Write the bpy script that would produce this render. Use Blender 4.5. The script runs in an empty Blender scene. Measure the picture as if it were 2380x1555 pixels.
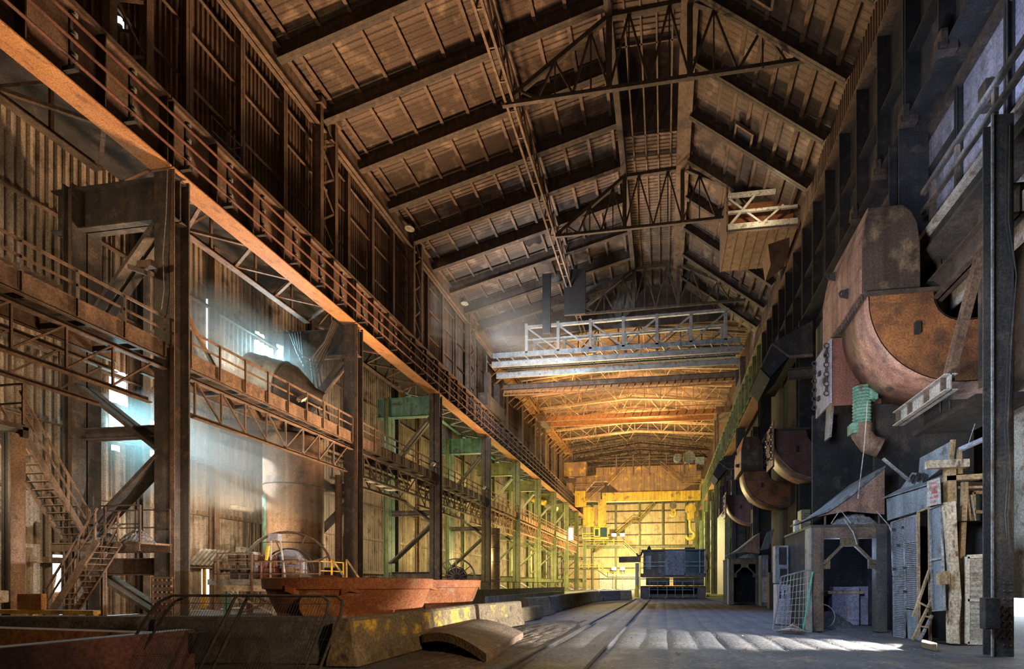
import bpy, math, random
from mathutils import Vector, Matrix
random.seed(7)
sc = bpy.context.scene
COL = sc.collection
V = Vector
PI = math.pi

# ---------------------------------------------------------------- camera
FPX, XP, YP, EYE = 1150.0, 1381.0, 1357.0, 1.6
SN = 0.14; CN = math.sqrt(1 - SN*SN)
cam_d = bpy.data.cameras.new('camera'); cam = bpy.data.objects.new('camera', cam_d); COL.objects.link(cam)
cam.location = (0, 0, EYE); cam.rotation_euler = (PI/2, 0, math.asin(SN))
cam_d.sensor_width = 36; cam_d.lens = 36*FPX/2380
cam_d.shift_x = (1190-XP)/2380; cam_d.shift_y = (YP-777.5)/2380
cam_d.clip_end = 400; cam_d.clip_start = 0.05
sc.camera = cam

def ray(px, py):
    u = (px-XP)/FPX; v = (YP-py)/FPX
    return (-SN+u*CN, CN+u*SN, v)
def aX(px, py, X):
    r = ray(px, py); t = X/r[0]; return V((X, t*r[1], EYE+t*r[2]))
def aY(px, py, Y):
    r = ray(px, py); t = Y/r[1]; return V((t*r[0], Y, EYE+t*r[2]))
def aZ(px, py, Z=0.0):
    r = ray(px, py); t = (Z-EYE)/r[2]; return V((t*r[0], t*r[1], Z))

# ---------------------------------------------------------------- materials
def mat(name, c1, c2, c3=None, scale=1.5, rough=.75, metal=0.0, bump=.25, streak=0.0, t=(.35,.65), fine=18.0, stretch=(1,1,1)):
    m = bpy.data.materials.new(name); m.use_nodes = True
    nt = m.node_tree; N = nt.nodes; L = nt.links
    b = N['Principled BSDF']
    b.inputs['Roughness'].default_value = rough; b.inputs['Metallic'].default_value = metal
    g = N.new('ShaderNodeNewGeometry')
    mp = N.new('ShaderNodeMapping'); mp.vector_type = 'POINT'
    mp.inputs['Scale'].default_value = stretch
    L.new(g.outputs['Position'], mp.inputs['Vector'])
    n1 = N.new('ShaderNodeTexNoise'); n1.inputs['Scale'].default_value = scale; n1.inputs['Detail'].default_value = 7; n1.inputs['Roughness'].default_value = .65
    L.new(mp.outputs[0], n1.inputs['Vector'])
    r = N.new('ShaderNodeValToRGB'); e = r.color_ramp.elements
    e[0].position = t[0]; e[0].color = (*c1, 1); e[1].position = t[1]; e[1].color = (*c2, 1)
    L.new(n1.outputs['Fac'], r.inputs['Fac'])
    out = r.outputs['Color']
    n2 = N.new('ShaderNodeTexNoise'); n2.inputs['Scale'].default_value = fine; n2.inputs['Detail'].default_value = 4
    L.new(g.outputs['Position'], n2.inputs['Vector'])
    if c3:
        r2 = N.new('ShaderNodeValToRGB'); e = r2.color_ramp.elements
        e[0].position = .55; e[0].color = (0,0,0,1); e[1].position = .68; e[1].color = (1,1,1,1)
        n3 = N.new('ShaderNodeTexNoise'); n3.inputs['Scale'].default_value = scale*2.3; n3.inputs['Detail'].default_value = 6
        L.new(mp.outputs[0], n3.inputs['Vector'])
        L.new(n3.outputs['Fac'], r2.inputs['Fac'])
        mx = N.new('ShaderNodeMix'); mx.data_type = 'RGBA'
        L.new(r2.outputs['Color'], mx.inputs[0]); L.new(out, mx.inputs[6]); mx.inputs[7].default_value = (*c3, 1)
        out = mx.outputs[2]
    if streak:
        ms = N.new('ShaderNodeMapping'); ms.inputs['Scale'].default_value = (2.5, 2.5, .12)
        L.new(g.outputs['Position'], ms.inputs['Vector'])
        n4 = N.new('ShaderNodeTexNoise'); n4.inputs['Scale'].default_value = 1.3; n4.inputs['Detail'].default_value = 5
        L.new(ms.outputs[0], n4.inputs['Vector'])
        r4 = N.new('ShaderNodeMapRange'); r4.inputs[1].default_value = .35; r4.inputs[2].default_value = .7
        r4.inputs[3].default_value = 1-streak; r4.inputs[4].default_value = 1+streak*.5
        L.new(n4.outputs['Fac'], r4.inputs[0])
        mm = N.new('ShaderNodeMix'); mm.data_type = 'RGBA'; mm.blend_type = 'MULTIPLY'; mm.inputs[0].default_value = 1
        L.new(out, mm.inputs[6]); L.new(r4.outputs[0], mm.inputs[7]); out = mm.outputs[2]
    mf = N.new('ShaderNodeMix'); mf.data_type = 'RGBA'; mf.blend_type = 'MULTIPLY'; mf.inputs[0].default_value = .8
    rf = N.new('ShaderNodeMapRange'); rf.inputs[1].default_value = .3; rf.inputs[2].default_value = .7; rf.inputs[3].default_value = .45; rf.inputs[4].default_value = 1.5
    L.new(n2.outputs['Fac'], rf.inputs[0]); L.new(out, mf.inputs[6]); L.new(rf.outputs[0], mf.inputs[7]); out = mf.outputs[2]
    L.new(out, b.inputs['Base Color'])
    if bump:
        bp = N.new('ShaderNodeBump'); bp.inputs['Strength'].default_value = bump; bp.inputs['Distance'].default_value = .03
        L.new(n2.outputs['Fac'], bp.inputs['Height']); L.new(bp.outputs[0], b.inputs['Normal'])
    return m
def emit(name, c, s):
    m = bpy.data.materials.new(name); m.use_nodes = True
    b = m.node_tree.nodes['Principled BSDF']
    b.inputs['Base Color'].default_value = (*c, 1); b.inputs['Emission Color'].default_value = (*c, 1); b.inputs['Emission Strength'].default_value = s
    return m

M = {}
M['rust'] = mat('rusty_steel', (.125,.08,.056), (.205,.137,.096), (.09,.06,.045), 1.2, streak=.3)
M['rustdark'] = mat('sooty_steel', (.045,.034,.03), (.09,.066,.052), (.13,.085,.055), 1.0, streak=.3)
M['black'] = mat('blackened_steel', (.018,.017,.019), (.04,.037,.037), (.06,.05,.043), .9, rough=.92, streak=.2)
M['orange'] = mat('orange_rust_and_light', (.30,.135,.05), (.42,.21,.085), (.22,.10,.045), 1.6, stretch=(1,.5,1))
M['ladle'] = mat('red_rusted_cast_steel', (.20,.062,.022), (.33,.115,.04), (.27,.15,.085), 1.1, rough=.8, bump=.35)
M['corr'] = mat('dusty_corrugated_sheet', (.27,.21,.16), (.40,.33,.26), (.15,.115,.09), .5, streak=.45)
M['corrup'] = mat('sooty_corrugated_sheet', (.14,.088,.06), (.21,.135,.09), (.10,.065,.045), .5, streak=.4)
M['roof'] = mat('sooty_roof_sheet', (.095,.066,.05), (.16,.11,.08), (.28,.2,.14), .35, streak=0, t=(.3,.7))
M['girder'] = mat('brown_dust_girder', (.15,.095,.065), (.22,.15,.105), (.1,.065,.05), .8, streak=.2)
M['green'] = mat('olive_green_paint', (.13,.145,.06), (.22,.24,.10), (.13,.09,.055), .7, rough=.6, streak=.25)
M['teal'] = mat('peeling_teal_paint_and_light', (.10,.24,.19), (.17,.35,.29), (.12,.09,.07), 1.1, rough=.6, streak=.4)
M['dark'] = mat('dark_dusty_and_shaded_paint', (.055,.05,.05), (.10,.086,.078), (.15,.115,.09), .9, streak=.3)
M['yellow'] = mat('yellow_paint_and_light', (.62,.36,.03), (.72,.45,.05), (.26,.14,.06), .45, rough=.5, streak=.35)
M['yrail'] = mat('yellow_rail_paint', (.66,.48,.04), (.75,.58,.08), None, 2, rough=.5)
M['brownplate'] = mat('brown_crane_plate', (.24,.135,.08), (.33,.19,.115), (.55,.33,.05), .35, streak=.3)
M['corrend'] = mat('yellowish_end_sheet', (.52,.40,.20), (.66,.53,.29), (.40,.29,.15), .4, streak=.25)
M['grey'] = mat('grey_galvanised_steel', (.26,.27,.28), (.40,.41,.42), (.2,.17,.14), 1.2, rough=.5, metal=.3)
M['pale'] = mat('pale_grey_paint', (.42,.41,.39), (.56,.55,.52), (.26,.2,.16), 1.5, rough=.6, streak=.3)
M['bluegrey'] = mat('blue_grey_sheet', (.17,.205,.24), (.25,.295,.335), (.12,.115,.115), 1.3, rough=.65, streak=.4, fine=34)
M['loco'] = mat('dull_blue_machine_paint', (.10,.11,.145), (.15,.165,.205), (.10,.085,.075), .6, rough=.7, streak=.3, fine=5)
M['dirt'] = mat('brown_floor_dirt', (.055,.04,.028), (.12,.088,.06), (.18,.14,.10), 1.5, rough=.95, bump=.8)
M['lilac'] = mat('lilac_grey_plate', (.26,.25,.33), (.38,.37,.46), (.17,.15,.17), .6, rough=.6, streak=.25)
M['hood'] = mat('heat_tinted_hood_plate', (.26,.13,.09), (.42,.24,.18), (.17,.11,.095), .9, rough=.55, streak=.45)
M['hooddark'] = mat('sooty_hood_plate', (.055,.04,.034), (.10,.07,.055), (.20,.15,.09), .7, rough=.6, streak=.4)
M['hoodorange'] = mat('burnt_orange_hood_plate', (.10,.05,.032), (.46,.19,.065), (.07,.045,.035), .55, rough=.5)
M['redplate'] = mat('oxide_red_plate', (.12,.05,.04), (.18,.075,.055), (.08,.045,.04), .8, rough=.6, streak=.2)
M['concrete'] = mat('dirty_concrete', (.10,.075,.045), (.19,.145,.085), (.065,.05,.035), 1.6, rough=.9, bump=.6)
M['concdark'] = mat('sooty_concrete', (.05,.05,.055), (.085,.083,.085), (.12,.11,.09), 1.6, rough=.9, bump=.6)
M['farroof'] = mat('rust_brown_roof_sheet', (.10,.06,.035), (.19,.115,.065), (.07,.045,.03), .3, streak=0)  # plain dark rust brown
M['truss'] = mat('truss_steel_painted_lit', (.34,.22,.12), (.52,.36,.2), (.25,.15,.09), 1.2)  # pale tone puts the light from below into the chords
M['nearblack'] = mat('near_black_cloth_and_gap', (.008,.008,.009), (.016,.015,.016), None, 2)  # curtain cloth; its black also fills the roof hole and hatch openings
M['wood'] = mat('weathered_timber', (.36,.25,.14), (.52,.38,.22), (.24,.16,.09), 1.5, rough=.85, stretch=(4,4,.5), streak=.3)
M['darkglass'] = mat('dark_cab_glass', (.02,.045,.055), (.035,.07,.08), None, 1, rough=.15, bump=0)
M['peel'] = mat('peeling_pale_timber', (.42,.34,.24), (.64,.56,.43), (.17,.11,.07), 2.2, rough=.85, stretch=(2,2,.7), bump=.5)
M['scrap'] = mat('dirt_crusted_plate', (.10,.07,.045), (.19,.14,.095), (.26,.14,.09), 2.5, rough=.9, bump=.7)
M['wornyellow'] = mat('worn_yellow_paint', (.15,.115,.065), (.56,.37,.04), None, 1.7, rough=.9, t=(.50,.66), bump=.5)
M['cable'] = mat('black_cable', (.03,.028,.027), (.06,.055,.05), None, 2, rough=.6)
M['cream'] = mat('cream_enamel', (.5,.47,.4), (.62,.58,.5), (.3,.22,.15), 1.5, rough=.55)
M['slag'] = mat('grey_slag_heap', (.13,.13,.14), (.24,.24,.25), (.36,.36,.37), 6, rough=.9, bump=.9)
M['lamp'] = emit('lamp_glass', (1,.97,.9), 40)
M['screenred'] = mat('red_letter_paint', (.5,.05,.05), (.6,.08,.07), None, 3, bump=0)
M['white'] = mat('glare_white_ground', (.7,.7,.68), (.8,.8,.78), None, 3, bump=0)

# ---------------------------------------------------------------- mesh builder
class B:
    def __init__(s): s.v = []; s.f = []
    def add(s, vs, fs):
        n = len(s.v); s.v += [tuple(v) for v in vs]; s.f += [tuple(i+n for i in f) for f in fs]; return s
    def box(s, x0, y0, z0, x1, y1, z1):
        return s.add([(x0,y0,z0),(x1,y0,z0),(x1,y1,z0),(x0,y1,z0),(x0,y0,z1),(x1,y0,z1),(x1,y1,z1),(x0,y1,z1)],
                     [(3,2,1,0),(4,5,6,7),(0,1,5,4),(1,2,6,5),(2,3,7,6),(3,0,4,7)])
    def frame(s, p, q, up):
        p = V(p); q = V(q); d = (q-p).normalized(); up = V(up)
        if abs(d.dot(up.normalized())) > .98: up = V((0,1,0)) if abs(d.y) < .9 else V((1,0,0))
        a = d.cross(up).normalized(); b = a.cross(d).normalized(); return p, q, a, b
    def bar(s, p, q, w, h=None, up=(0,0,1), oa=0, ob=0):
        h = w if h is None else h
        p, q, a, b = s.frame(p, q, up); o = a*oa+b*ob; a = a*(w/2); b = b*(h/2)
        return s.add([p+o-a-b, p+o+a-b, p+o+a+b, p+o-a+b, q+o-a-b, q+o+a-b, q+o+a+b, q+o-a+b],
                     [(3,2,1,0),(4,5,6,7),(0,1,5,4),(1,2,6,5),(2,3,7,6),(3,0,4,7)])
    def ibar(s, p, q, w, h, t=.03, up=(0,0,1)):     # I section: flange width w, depth h along up
        s.bar(p, q, t, h, up)
        s.bar(p, q, w, t, up, ob=h/2-t/2); s.bar(p, q, w, t, up, ob=-h/2+t/2); return s
    def angle(s, p, q, w, t=.015, up=(0,0,1)):
        s.bar(p, q, w, t, up, ob=-w/2); s.bar(p, q, t, w, up, oa=-w/2); return s
    def tube(s, p, q, r, n=10, r2=None, cap=True):
        p, q, a, b = s.frame(p, q, (0,0,1)); r2 = r if r2 is None else r2
        vs = []
        for c, rr in ((p,r),(q,r2)):
            vs += [c+a*math.cos(2*PI*i/n)*rr+b*math.sin(2*PI*i/n)*rr for i in range(n)]
        fs = [(i,(i+1)%n,n+(i+1)%n,n+i) for i in range(n)]
        if cap: fs += [tuple(reversed(range(n))), tuple(range(n,2*n))]
        return s.add(vs, fs)
    def path(s, pts, r, n=6):
        pts = [V(p) for p in pts]; m = len(pts); vs = []; a0 = None
        for i, p in enumerate(pts):
            d = (pts[min(i+1,m-1)]-pts[max(i-1,0)]).normalized()
            if a0 is None:
                u = V((0,0,1)) if abs(d.z) < .9 else V((1,0,0)); a0 = d.cross(u).normalized()
            a0 = (a0-d*a0.dot(d)).normalized(); b = d.cross(a0)
            vs += [p+a0*math.cos(2*PI*k/n)*r+b*math.sin(2*PI*k/n)*r for k in range(n)]
        fs = []
        for i in range(m-1):
            for k in range(n): fs.append((i*n+k, i*n+(k+1)%n, (i+1)*n+(k+1)%n, (i+1)*n+k))
        fs += [tuple(reversed(range(n))), tuple(range((m-1)*n, m*n))]
        return s.add(vs, fs)
    def prism(s, poly, vec):                        # planar polygon (list of points) swept by vec
        n = len(poly); vec = V(vec); p = [V(x) for x in poly]
        return s.add(p+[x+vec for x in p], [tuple(reversed(range(n))), tuple(range(n,2*n))]+[(i,(i+1)%n,n+(i+1)%n,n+i) for i in range(n)])
    def lathe(s, prof, c, axis=(0,0,1), n=32):      # prof: (radius, height) pairs about axis through c
        ax = V(axis).normalized(); u = V((1,0,0)) if abs(ax.x) < .9 else V((0,1,0))
        a = ax.cross(u).normalized(); b = ax.cross(a); c = V(c); vs = []
        for r, h in prof: vs += [c+ax*h+(a*math.cos(2*PI*k/n)+b*math.sin(2*PI*k/n))*r for k in range(n)]
        fs = []
        for i in range(len(prof)-1):
            for k in range(n): fs.append((i*n+k, i*n+(k+1)%n, (i+1)*n+(k+1)%n, (i+1)*n+k))
        return s.add(vs, fs)
    def torus(s, c, axis, R, r, n=40, m=8, a0=0, a1=2*PI):
        ax = V(axis).normalized(); u = V((0,0,1)) if abs(ax.z) < .9 else V((1,0,0))
        a = ax.cross(u).normalized(); b = ax.cross(a); c = V(c)
        full = abs(a1-a0-2*PI) < 1e-6; k = n if full else n+1
        pts = [c+(a*math.cos(a0+(a1-a0)*i/n)+b*math.sin(a0+(a1-a0)*i/n))*R for i in range(k)]
        vs = []
        for p in pts:
            d = (p-c).normalized(); vs += [p+d*math.cos(2*PI*j/m)*r+ax*math.sin(2*PI*j/m)*r for j in range(m)]
        fs = []
        for i in range(k if full else k-1):
            i2 = (i+1) % k
            for j in range(m): fs.append((i*m+j, i*m+(j+1)%m, i2*m+(j+1)%m, i2*m+j))
        return s.add(vs, fs)
    def ball(s, c, r, n=8, sz=1.0):
        prof = [(max(r*math.sin(PI*i/n),1e-4), -r*sz*math.cos(PI*i/n)) for i in range(n+1)]
        return s.lathe(prof, c, n=2*n)
    def plate(s, pts, t):                           # thick plate from a planar outline
        p = [V(x) for x in pts]; nn = (p[1]-p[0]).cross(p[2]-p[1]).normalized()
        return s.prism(p, nn*t)
    def build(s, name, m, parent=None, smooth=False, bevel=0):
        me = bpy.data.meshes.new(name)
        if parent is not None: o0 = ORG[parent.name]
        else:
            xs = [v[0] for v in s.v]; ys = [v[1] for v in s.v]; zs = [v[2] for v in s.v]
            o0 = V(((min(xs)+max(xs))/2, (min(ys)+max(ys))/2, min(zs)))
        me.from_pydata([(v[0]-o0[0], v[1]-o0[1], v[2]-o0[2]) for v in s.v], [], s.f); me.update()
        import bmesh
        bm = bmesh.new(); bm.from_mesh(me); bmesh.ops.recalc_face_normals(bm, faces=bm.faces); bm.to_mesh(me); bm.free()
        o = bpy.data.objects.new(name, me); COL.objects.link(o)
        me.materials.append(M[m] if isinstance(m, str) else m)
        ORG[o.name] = o0
        if parent is not None: o.parent = parent
        else: o.location = o0
        if smooth:
            me.polygons.foreach_set('use_smooth', [True]*len(me.polygons))
            try: me.set_sharp_from_angle(angle=math.radians(40))
            except Exception: pass
        if bevel:
            md = o.modifiers.new('bevel', 'BEVEL'); md.width = bevel; md.segments = 2; md.limit_method = 'ANGLE'
        return o
ORG = {}
def thing(name, label, cat, loc, group=None):
    o = bpy.data.objects.new(name, None); COL.objects.link(o); o.location = loc; o.empty_display_size = .3
    ORG[o.name] = V(loc); o['label'] = label; o['category'] = cat
    if group: o['group'] = group
    return o
def tag(o, label, cat, group=None, kind=None):
    o['label'] = label; o['category'] = cat
    if group: o['group'] = group
    if kind: o['kind'] = kind
    return o
def struct(o, label=None, cat=None):
    o['kind'] = 'structure'
    if label: o['label'] = label; o['category'] = cat
    return o
def dup(root, d, label, group=None):                # copy a thing with its parts and sub-parts, shifted by d
    r = root.copy(); COL.objects.link(r); r.location = root.location+V(d); r['label'] = label
    if group: r['group'] = group
    for ch in root.children:
        c = ch.copy(); COL.objects.link(c); c.parent = r
        for g in ch.children:
            e = g.copy(); COL.objects.link(e); e.parent = c
    return r
ORDS = 'first second third fourth fifth sixth seventh eighth ninth tenth eleventh twelfth thirteenth fourteenth fifteenth sixteenth seventeenth eighteenth nineteenth twentieth'.split()
TENS = {20: 'twenty', 30: 'thirty', 40: 'forty', 50: 'fifty', 60: 'sixty', 70: 'seventy'}
def nth(i):
    if i < 20: return ORDS[i]
    t = ((i+1)//10)*10
    if (i+1) % 10 == 0: return {30: 'thirtieth', 40: 'fortieth', 50: 'fiftieth', 60: 'sixtieth', 70: 'seventieth'}[t]
    return TENS[t]+'-'+ORDS[(i+1) % 10-1]

def corr(b, o, du, dv, n, depth, nrm):              # corrugated sheet from o along du (n ridges) and dv
    o = V(o); du = V(du); dv = V(dv); nrm = V(nrm)*depth; vs = []
    prof = ((0,0),(.2,0),(.35,1),(.65,1),(.8,0))
    for i in range(n):
        for f, h in prof: vs.append(o+du*((i+f)/n)+nrm*h)
    vs.append(o+du)
    m = len(vs); b.add(vs+[v+dv for v in vs], [(i,i+1,m+i+1,m+i) for i in range(m-1)])
# ================================================================ SHELL
YC = [18.5, 31.3, 43.8, 57.2, 69.6, 82.0, 94.2, 106.7, 119.5, 132.0]      # left frames, front to back
YB, YF = 141.0, -6.0
XA, XU, XR = -28.0, -23.6, 10.8                                             # aisle wall, clerestory wall, right eave
def wall_x(name, x, y0, y1, z0, z1, m, holes=(), pitch=.33, depth=.10, s=1):
    b = B(); ys = sorted({y0, y1, *[h[0] for h in holes], *[h[1] for h in holes]})
    for a, c in zip(ys, ys[1:]):
        cuts = sorted([(h[2], h[3]) for h in holes if h[0] <= a+1e-6 and h[1] >= c-1e-6]); z = z0
        for lo, hi in cuts+[(z1, z1)]:
            if lo > z+1e-4: corr(b, (x,a,z), (0,c-a,0), (0,0,lo-z), max(1, round((c-a)/pitch)), depth, (s,0,0))
            z = hi
    return struct(b.build(name, m))
# aisle wall with the openings the daylight comes through
LW = [(21.5,22.35,8.95,10.35),(21.55,22.0,8.45,8.72),(21.5,22.3,10.9,12.6),(30.6,32.2,17.2,18.5),(30.6,31.4,18.8,19.1),(26.6,27.25,0.3,2.5),
      (19.15,20.1,.05,2.95),(26.9,27.0,15.5,19.2),(34.5,34.75,3.6,4.4),(23.3,25.6,8.6,10.6)]  # last opening is unseen, added to let the dust shaft's light in
wall_x('wall_left', XA, YF, YB, 0, 22.6, 'corr', LW)
LU = [(44.05,44.5,25.9,27.8),(44.05,44.5,28.05,30.0),(64.0,65.2,30.1,33.0),(64.9,65.5,25.4,27.1),(18.82,19.15,26.65,26.95)]
wall_x('wall_left_upper', XU-.55, YF, YB, 22.4, 35.4, 'corrup', LU, pitch=.28, depth=.08, s=1)
# right walls: clerestory, and the shed wall behind the furnaces with the daylight door
wall_x('wall_right_upper', XR+.3, YF, YB, 22.5, 35.2, 'corrup', s=-1)
wall_x('wall_right', 17.0, YF, YB, 0, 22.8, 'corrup', [(8.5,32,0,3.4)], s=-1)
b = B(); b.box(XR+.3, YF, 22.6, 17.2, YB, 22.9); struct(b.build('ceiling_right_aisle', 'roof'))
b = B(); b.box(XA-.1, YF, 22.5, XU-.5, YB, 22.8); struct(b.build('ceiling_left_aisle', 'black'))
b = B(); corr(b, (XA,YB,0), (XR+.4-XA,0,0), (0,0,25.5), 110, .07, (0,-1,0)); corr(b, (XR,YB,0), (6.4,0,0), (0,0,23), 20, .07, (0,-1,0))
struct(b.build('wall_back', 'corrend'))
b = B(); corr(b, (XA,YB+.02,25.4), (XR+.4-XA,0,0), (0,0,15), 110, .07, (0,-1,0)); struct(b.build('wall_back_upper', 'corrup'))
b = B(); b.box(XA-.2, YF-.3, 0, 17.2, YF, 42); struct(b.build('wall_front', 'rustdark'))

# ---- floor: broad slabs with shallow ridges running down the hall
def floor_mat():
    m = mat('gritty_floor', (.055,.056,.062), (.10,.10,.105), (.14,.12,.095), .5, rough=.75, bump=.55, fine=9)
    nt = m.node_tree; N = nt.nodes; L = nt.links; b = N['Principled BSDF']
    src = b.inputs['Base Color'].links[0].from_socket
    g = N.new('ShaderNodeNewGeometry')
    vo = N.new('ShaderNodeTexVoronoi'); vo.inputs['Scale'].default_value = 7; L.new(g.outputs['Position'], vo.inputs['Vector'])
    r = N.new('ShaderNodeValToRGB'); e = r.color_ramp.elements
    e[0].position = .06; e[0].color = (1,1,1,1); e[1].position = .14; e[1].color = (0,0,0,1)
    L.new(vo.outputs['Distance'], r.inputs['Fac'])
    vr = N.new('ShaderNodeMath'); vr.operation = 'GREATER_THAN'; vr.inputs[1].default_value = .72
    sp = N.new('ShaderNodeSeparateColor'); L.new(vo.outputs['Color'], sp.inputs[0]); L.new(sp.outputs[0], vr.inputs[0])
    mu = N.new('ShaderNodeMath'); mu.operation = 'MULTIPLY'; L.new(r.outputs['Color'], mu.inputs[0]); L.new(vr.outputs[0], mu.inputs[1])
    mx = N.new('ShaderNodeMix'); mx.data_type = 'RGBA'; L.new(mu.outputs[0], mx.inputs[0]); L.new(src, mx.inputs[6]); mx.inputs[7].default_value = (.55,.55,.56,1)
    L.new(mx.outputs[2], b.inputs['Base Color'])
    return m
M['floor'] = floor_mat()
b = B(); ny = 190
xs = [-28.2+.8*i for i in range(30)]+[-4.2+.0757*i for i in range(141)]+[6.46+.5*i for i in range(23)]; nx = len(xs)-1; ys = [YF+(YB-YF+.3)*(j/ny)**2.1 for j in range(ny+1)]
def fz(x, y):
    z = .012*math.sin(x*1.7+.3*y)*math.sin(y*.9)+.01*math.sin(3.1*x-1.3*y)
    if -4.2 < x < 6.4: z += .05*abs(math.sin((x+4.2)*PI/.72))**.35-.045
    return z-.015
b.v = [(x, y, fz(x, y)) for y in ys for x in xs]
b.f = [(j*(nx+1)+i, j*(nx+1)+i+1, (j+1)*(nx+1)+i+1, (j+1)*(nx+1)+i) for j in range(ny) for i in range(nx)]
struct(b.build('floor', M['floor'], smooth=True))

# ================================================================ ROOF (high part ends at YH, low trussed part behind)
YH = 62.5
ZLE, ZLR, XLR, XRR, ZRR, ZRE = 34.35, 39.2, -3.4, 2.6, 38.6, 32.0
b = B(); n = round((YH-YF)/.36)
corr(b, (XU-.6,YF,ZLE-.05), (0,YH-YF,0), (XLR-XU+.6,0,ZLR-ZLE+.05), n, .05, (0,0,1)); struct(b.build('ceiling_left_slope', 'roof'))
b = B(); corr(b, (XRR-.5,YF,ZRR+.1), (0,YH-YF,0), (XR+.4-XRR+.5,0,ZRE-ZRR-.1), round(n*.9), .02, (0,0,1)); struct(b.build('ceiling_right_slope', 'roof'))
b = B()                                            # ridge strip with one dark raised monitor opening
for y0, y1 in ((YF,34.5),(41.2,YH)): corr(b, (XLR-.1,y0,ZLR-.1), (0,y1-y0,0), (XRR-.3-XLR,0,0), round((y1-y0)/.36), .05, (0,0,1))
b.box(XLR-.3, 34.2, 42.6, XRR, 41.6, 42.8)
for x in (XLR-.25, XRR-.15): b.box(x, 34.2, ZLR-.4, x+.08, 41.6, 42.7)
for y in (34.3, 41.3): b.box(XLR-.3, y, ZLR-.3, XRR, y+.08, 42.7)
struct(b.build('ceiling_ridge', 'roof'))
b = B()
b.box(XU-.6, YH, 34.0, XR+.4, YH+.15, 44); struct(b.build('wall_roof_step', 'rustdark'))
for k, (y0, y1) in enumerate(((YH+.1, YB),)):
    b = B(); n = round((y1-y0)/.7)
    corr(b, (XU-.6,y0,34.6), (0,y1-y0,0), (18.9,0,2.5), n, .06, (0,0,1)); corr(b, (XR+.5,y0,34.6), (0,y1-y0,0), (-17.6,0,2.5), n, .06, (0,0,1))
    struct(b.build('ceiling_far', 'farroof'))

RY = []
for i in range(-4, 14): RY.append(31.0+i*4.05)
RY = [y for y in RY if y < YH]
g = B().ibar((-23.2,0,ZLE-.62), (XLR,0,ZLR-.62), .42, 1.15, .05, (0,0,1))
r0 = None
for i, y in enumerate(RY):
    lab = 'deep rusty rafter under the long left roof slope, %s from the front' % nth(i)
    if r0 is None: r0 = g.build('roof_rafter', 'rustdark'); r0.location.y = y; tag(r0, lab, 'rafter', 'left slope roof rafters')
    else:
        o = r0.copy(); COL.objects.link(o); o.location.y = y; o['label'] = lab
g = B().ibar((XRR-.4,0,ZRR-.45), (XR,0,ZRE-.45), .4, .85, .05, (0,0,1))
r0 = None
for i, y in enumerate(RY):
    lab = 'dark rafter under the short steep right roof slope, %s from the front' % nth(i)
    if r0 is None: r0 = g.build('roof_rafter', 'rustdark'); r0.location.y = y; tag(r0, lab, 'rafter', 'right slope roof rafters')
    else:
        o = r0.copy(); COL.objects.link(o); o.location.y = y; o['label'] = lab
# purlins
NP = 10
for i in range(NP):
    f = (i+.6)/NP; x = XU+(XLR-XU)*f; z = ZLE+(ZLR-ZLE)*f
    o = B().angle((x,YF,z-.12), (x,YH,z-.12), .22, .05, (0,0,1)).build('roof_purlin', 'girder')
    tag(o, 'thin rusty purlin along the left roof slope, %s up from the eave' % nth(i), 'purlin', 'left slope purlins')
for i in range(8):
    f = (i+.4)/8; x = XRR+(XR-XRR)*f; z = ZRR+(ZRE-ZRR)*f
    o = B().angle((x,YF,z-.1), (x,YH,z-.1), .22, .05, (0,0,1)).build('roof_purlin', 'girder')
    tag(o, 'thin rusty purlin along the right roof slope, %s down from the ridge' % nth(i), 'purlin', 'right slope purlins')
for i in range(4):
    x = XLR+.8+i*1.05
    o = B().bar((x,YF,ZLR-.2), (x,YH,ZLR-.2), .12, .2).build('roof_purlin', 'girder')
    tag(o, 'slim bearer along the flat ridge strip of the roof, %s from the left' % nth(i), 'purlin', 'ridge strip bearers')
o = B().box(1.05, YF, 37.9, 2.15, YH, 38.9).build('ridge_beam', 'girder'); tag(o, 'broad brown box beam running under the ridge down the whole hall', 'beam')
o = B().box(-3.75, YF, 37.9, -3.3, YH, 39.0).build('ridge_beam', 'rustdark'); tag(o, 'narrow dark beam along the left edge of the ridge strip', 'beam')

# eave beams between the upper columns
UY = [YF]+YC[:4]+[YH+3]
for i in range(len(UY)-1):
    y0, y1 = UY[i]+.25, UY[i+1]-.25
    o = B().ibar((-23.2,y0,33.3), (-23.2,y1,33.3), .6, 1.5, .06).build('eave_beam', 'orange' if i in (4,) else 'rust')
    tag(o, 'long brown eave beam under the left roof edge, %s length from the front' % nth(i), 'beam', 'left eave beams')

# upper lattice columns
def lattice_col(y, lab):
    t = thing('lattice_column', lab, 'column', (-23.3,y,22.4), 'upper lattice columns')
    for dy in (-.75, .75): B().ibar((-23.2,y+dy,22.5), (-23.2,y+dy,34.0), .3, .62, .04, (1,0,0)).build('column_leg', 'rust', t)
    n = 9; b = B()
    for i in range(n):
        z0 = 22.7+i*1.22; s = 1 if i % 2 else -1
        b.bar((-22.98,y-.6*s,z0), (-22.98,y+.6*s,z0+1.22), .12, .05, (1,0,0)); b.bar((-23.45,y+.6*s,z0), (-23.45,y-.6*s,z0+1.22), .12, .05, (1,0,0))
    b.build('lacing', 'rust', t)
    B().box(-23.6, y-1.05, 33.9, -22.7, y+1.05, 34.35).build('cap_plate', 'rust', t)
    return t
for i, y in enumerate(YC[:5]): lattice_col(y, 'tall laced column above the left crane girder, %s from the front' % nth(i))
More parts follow.
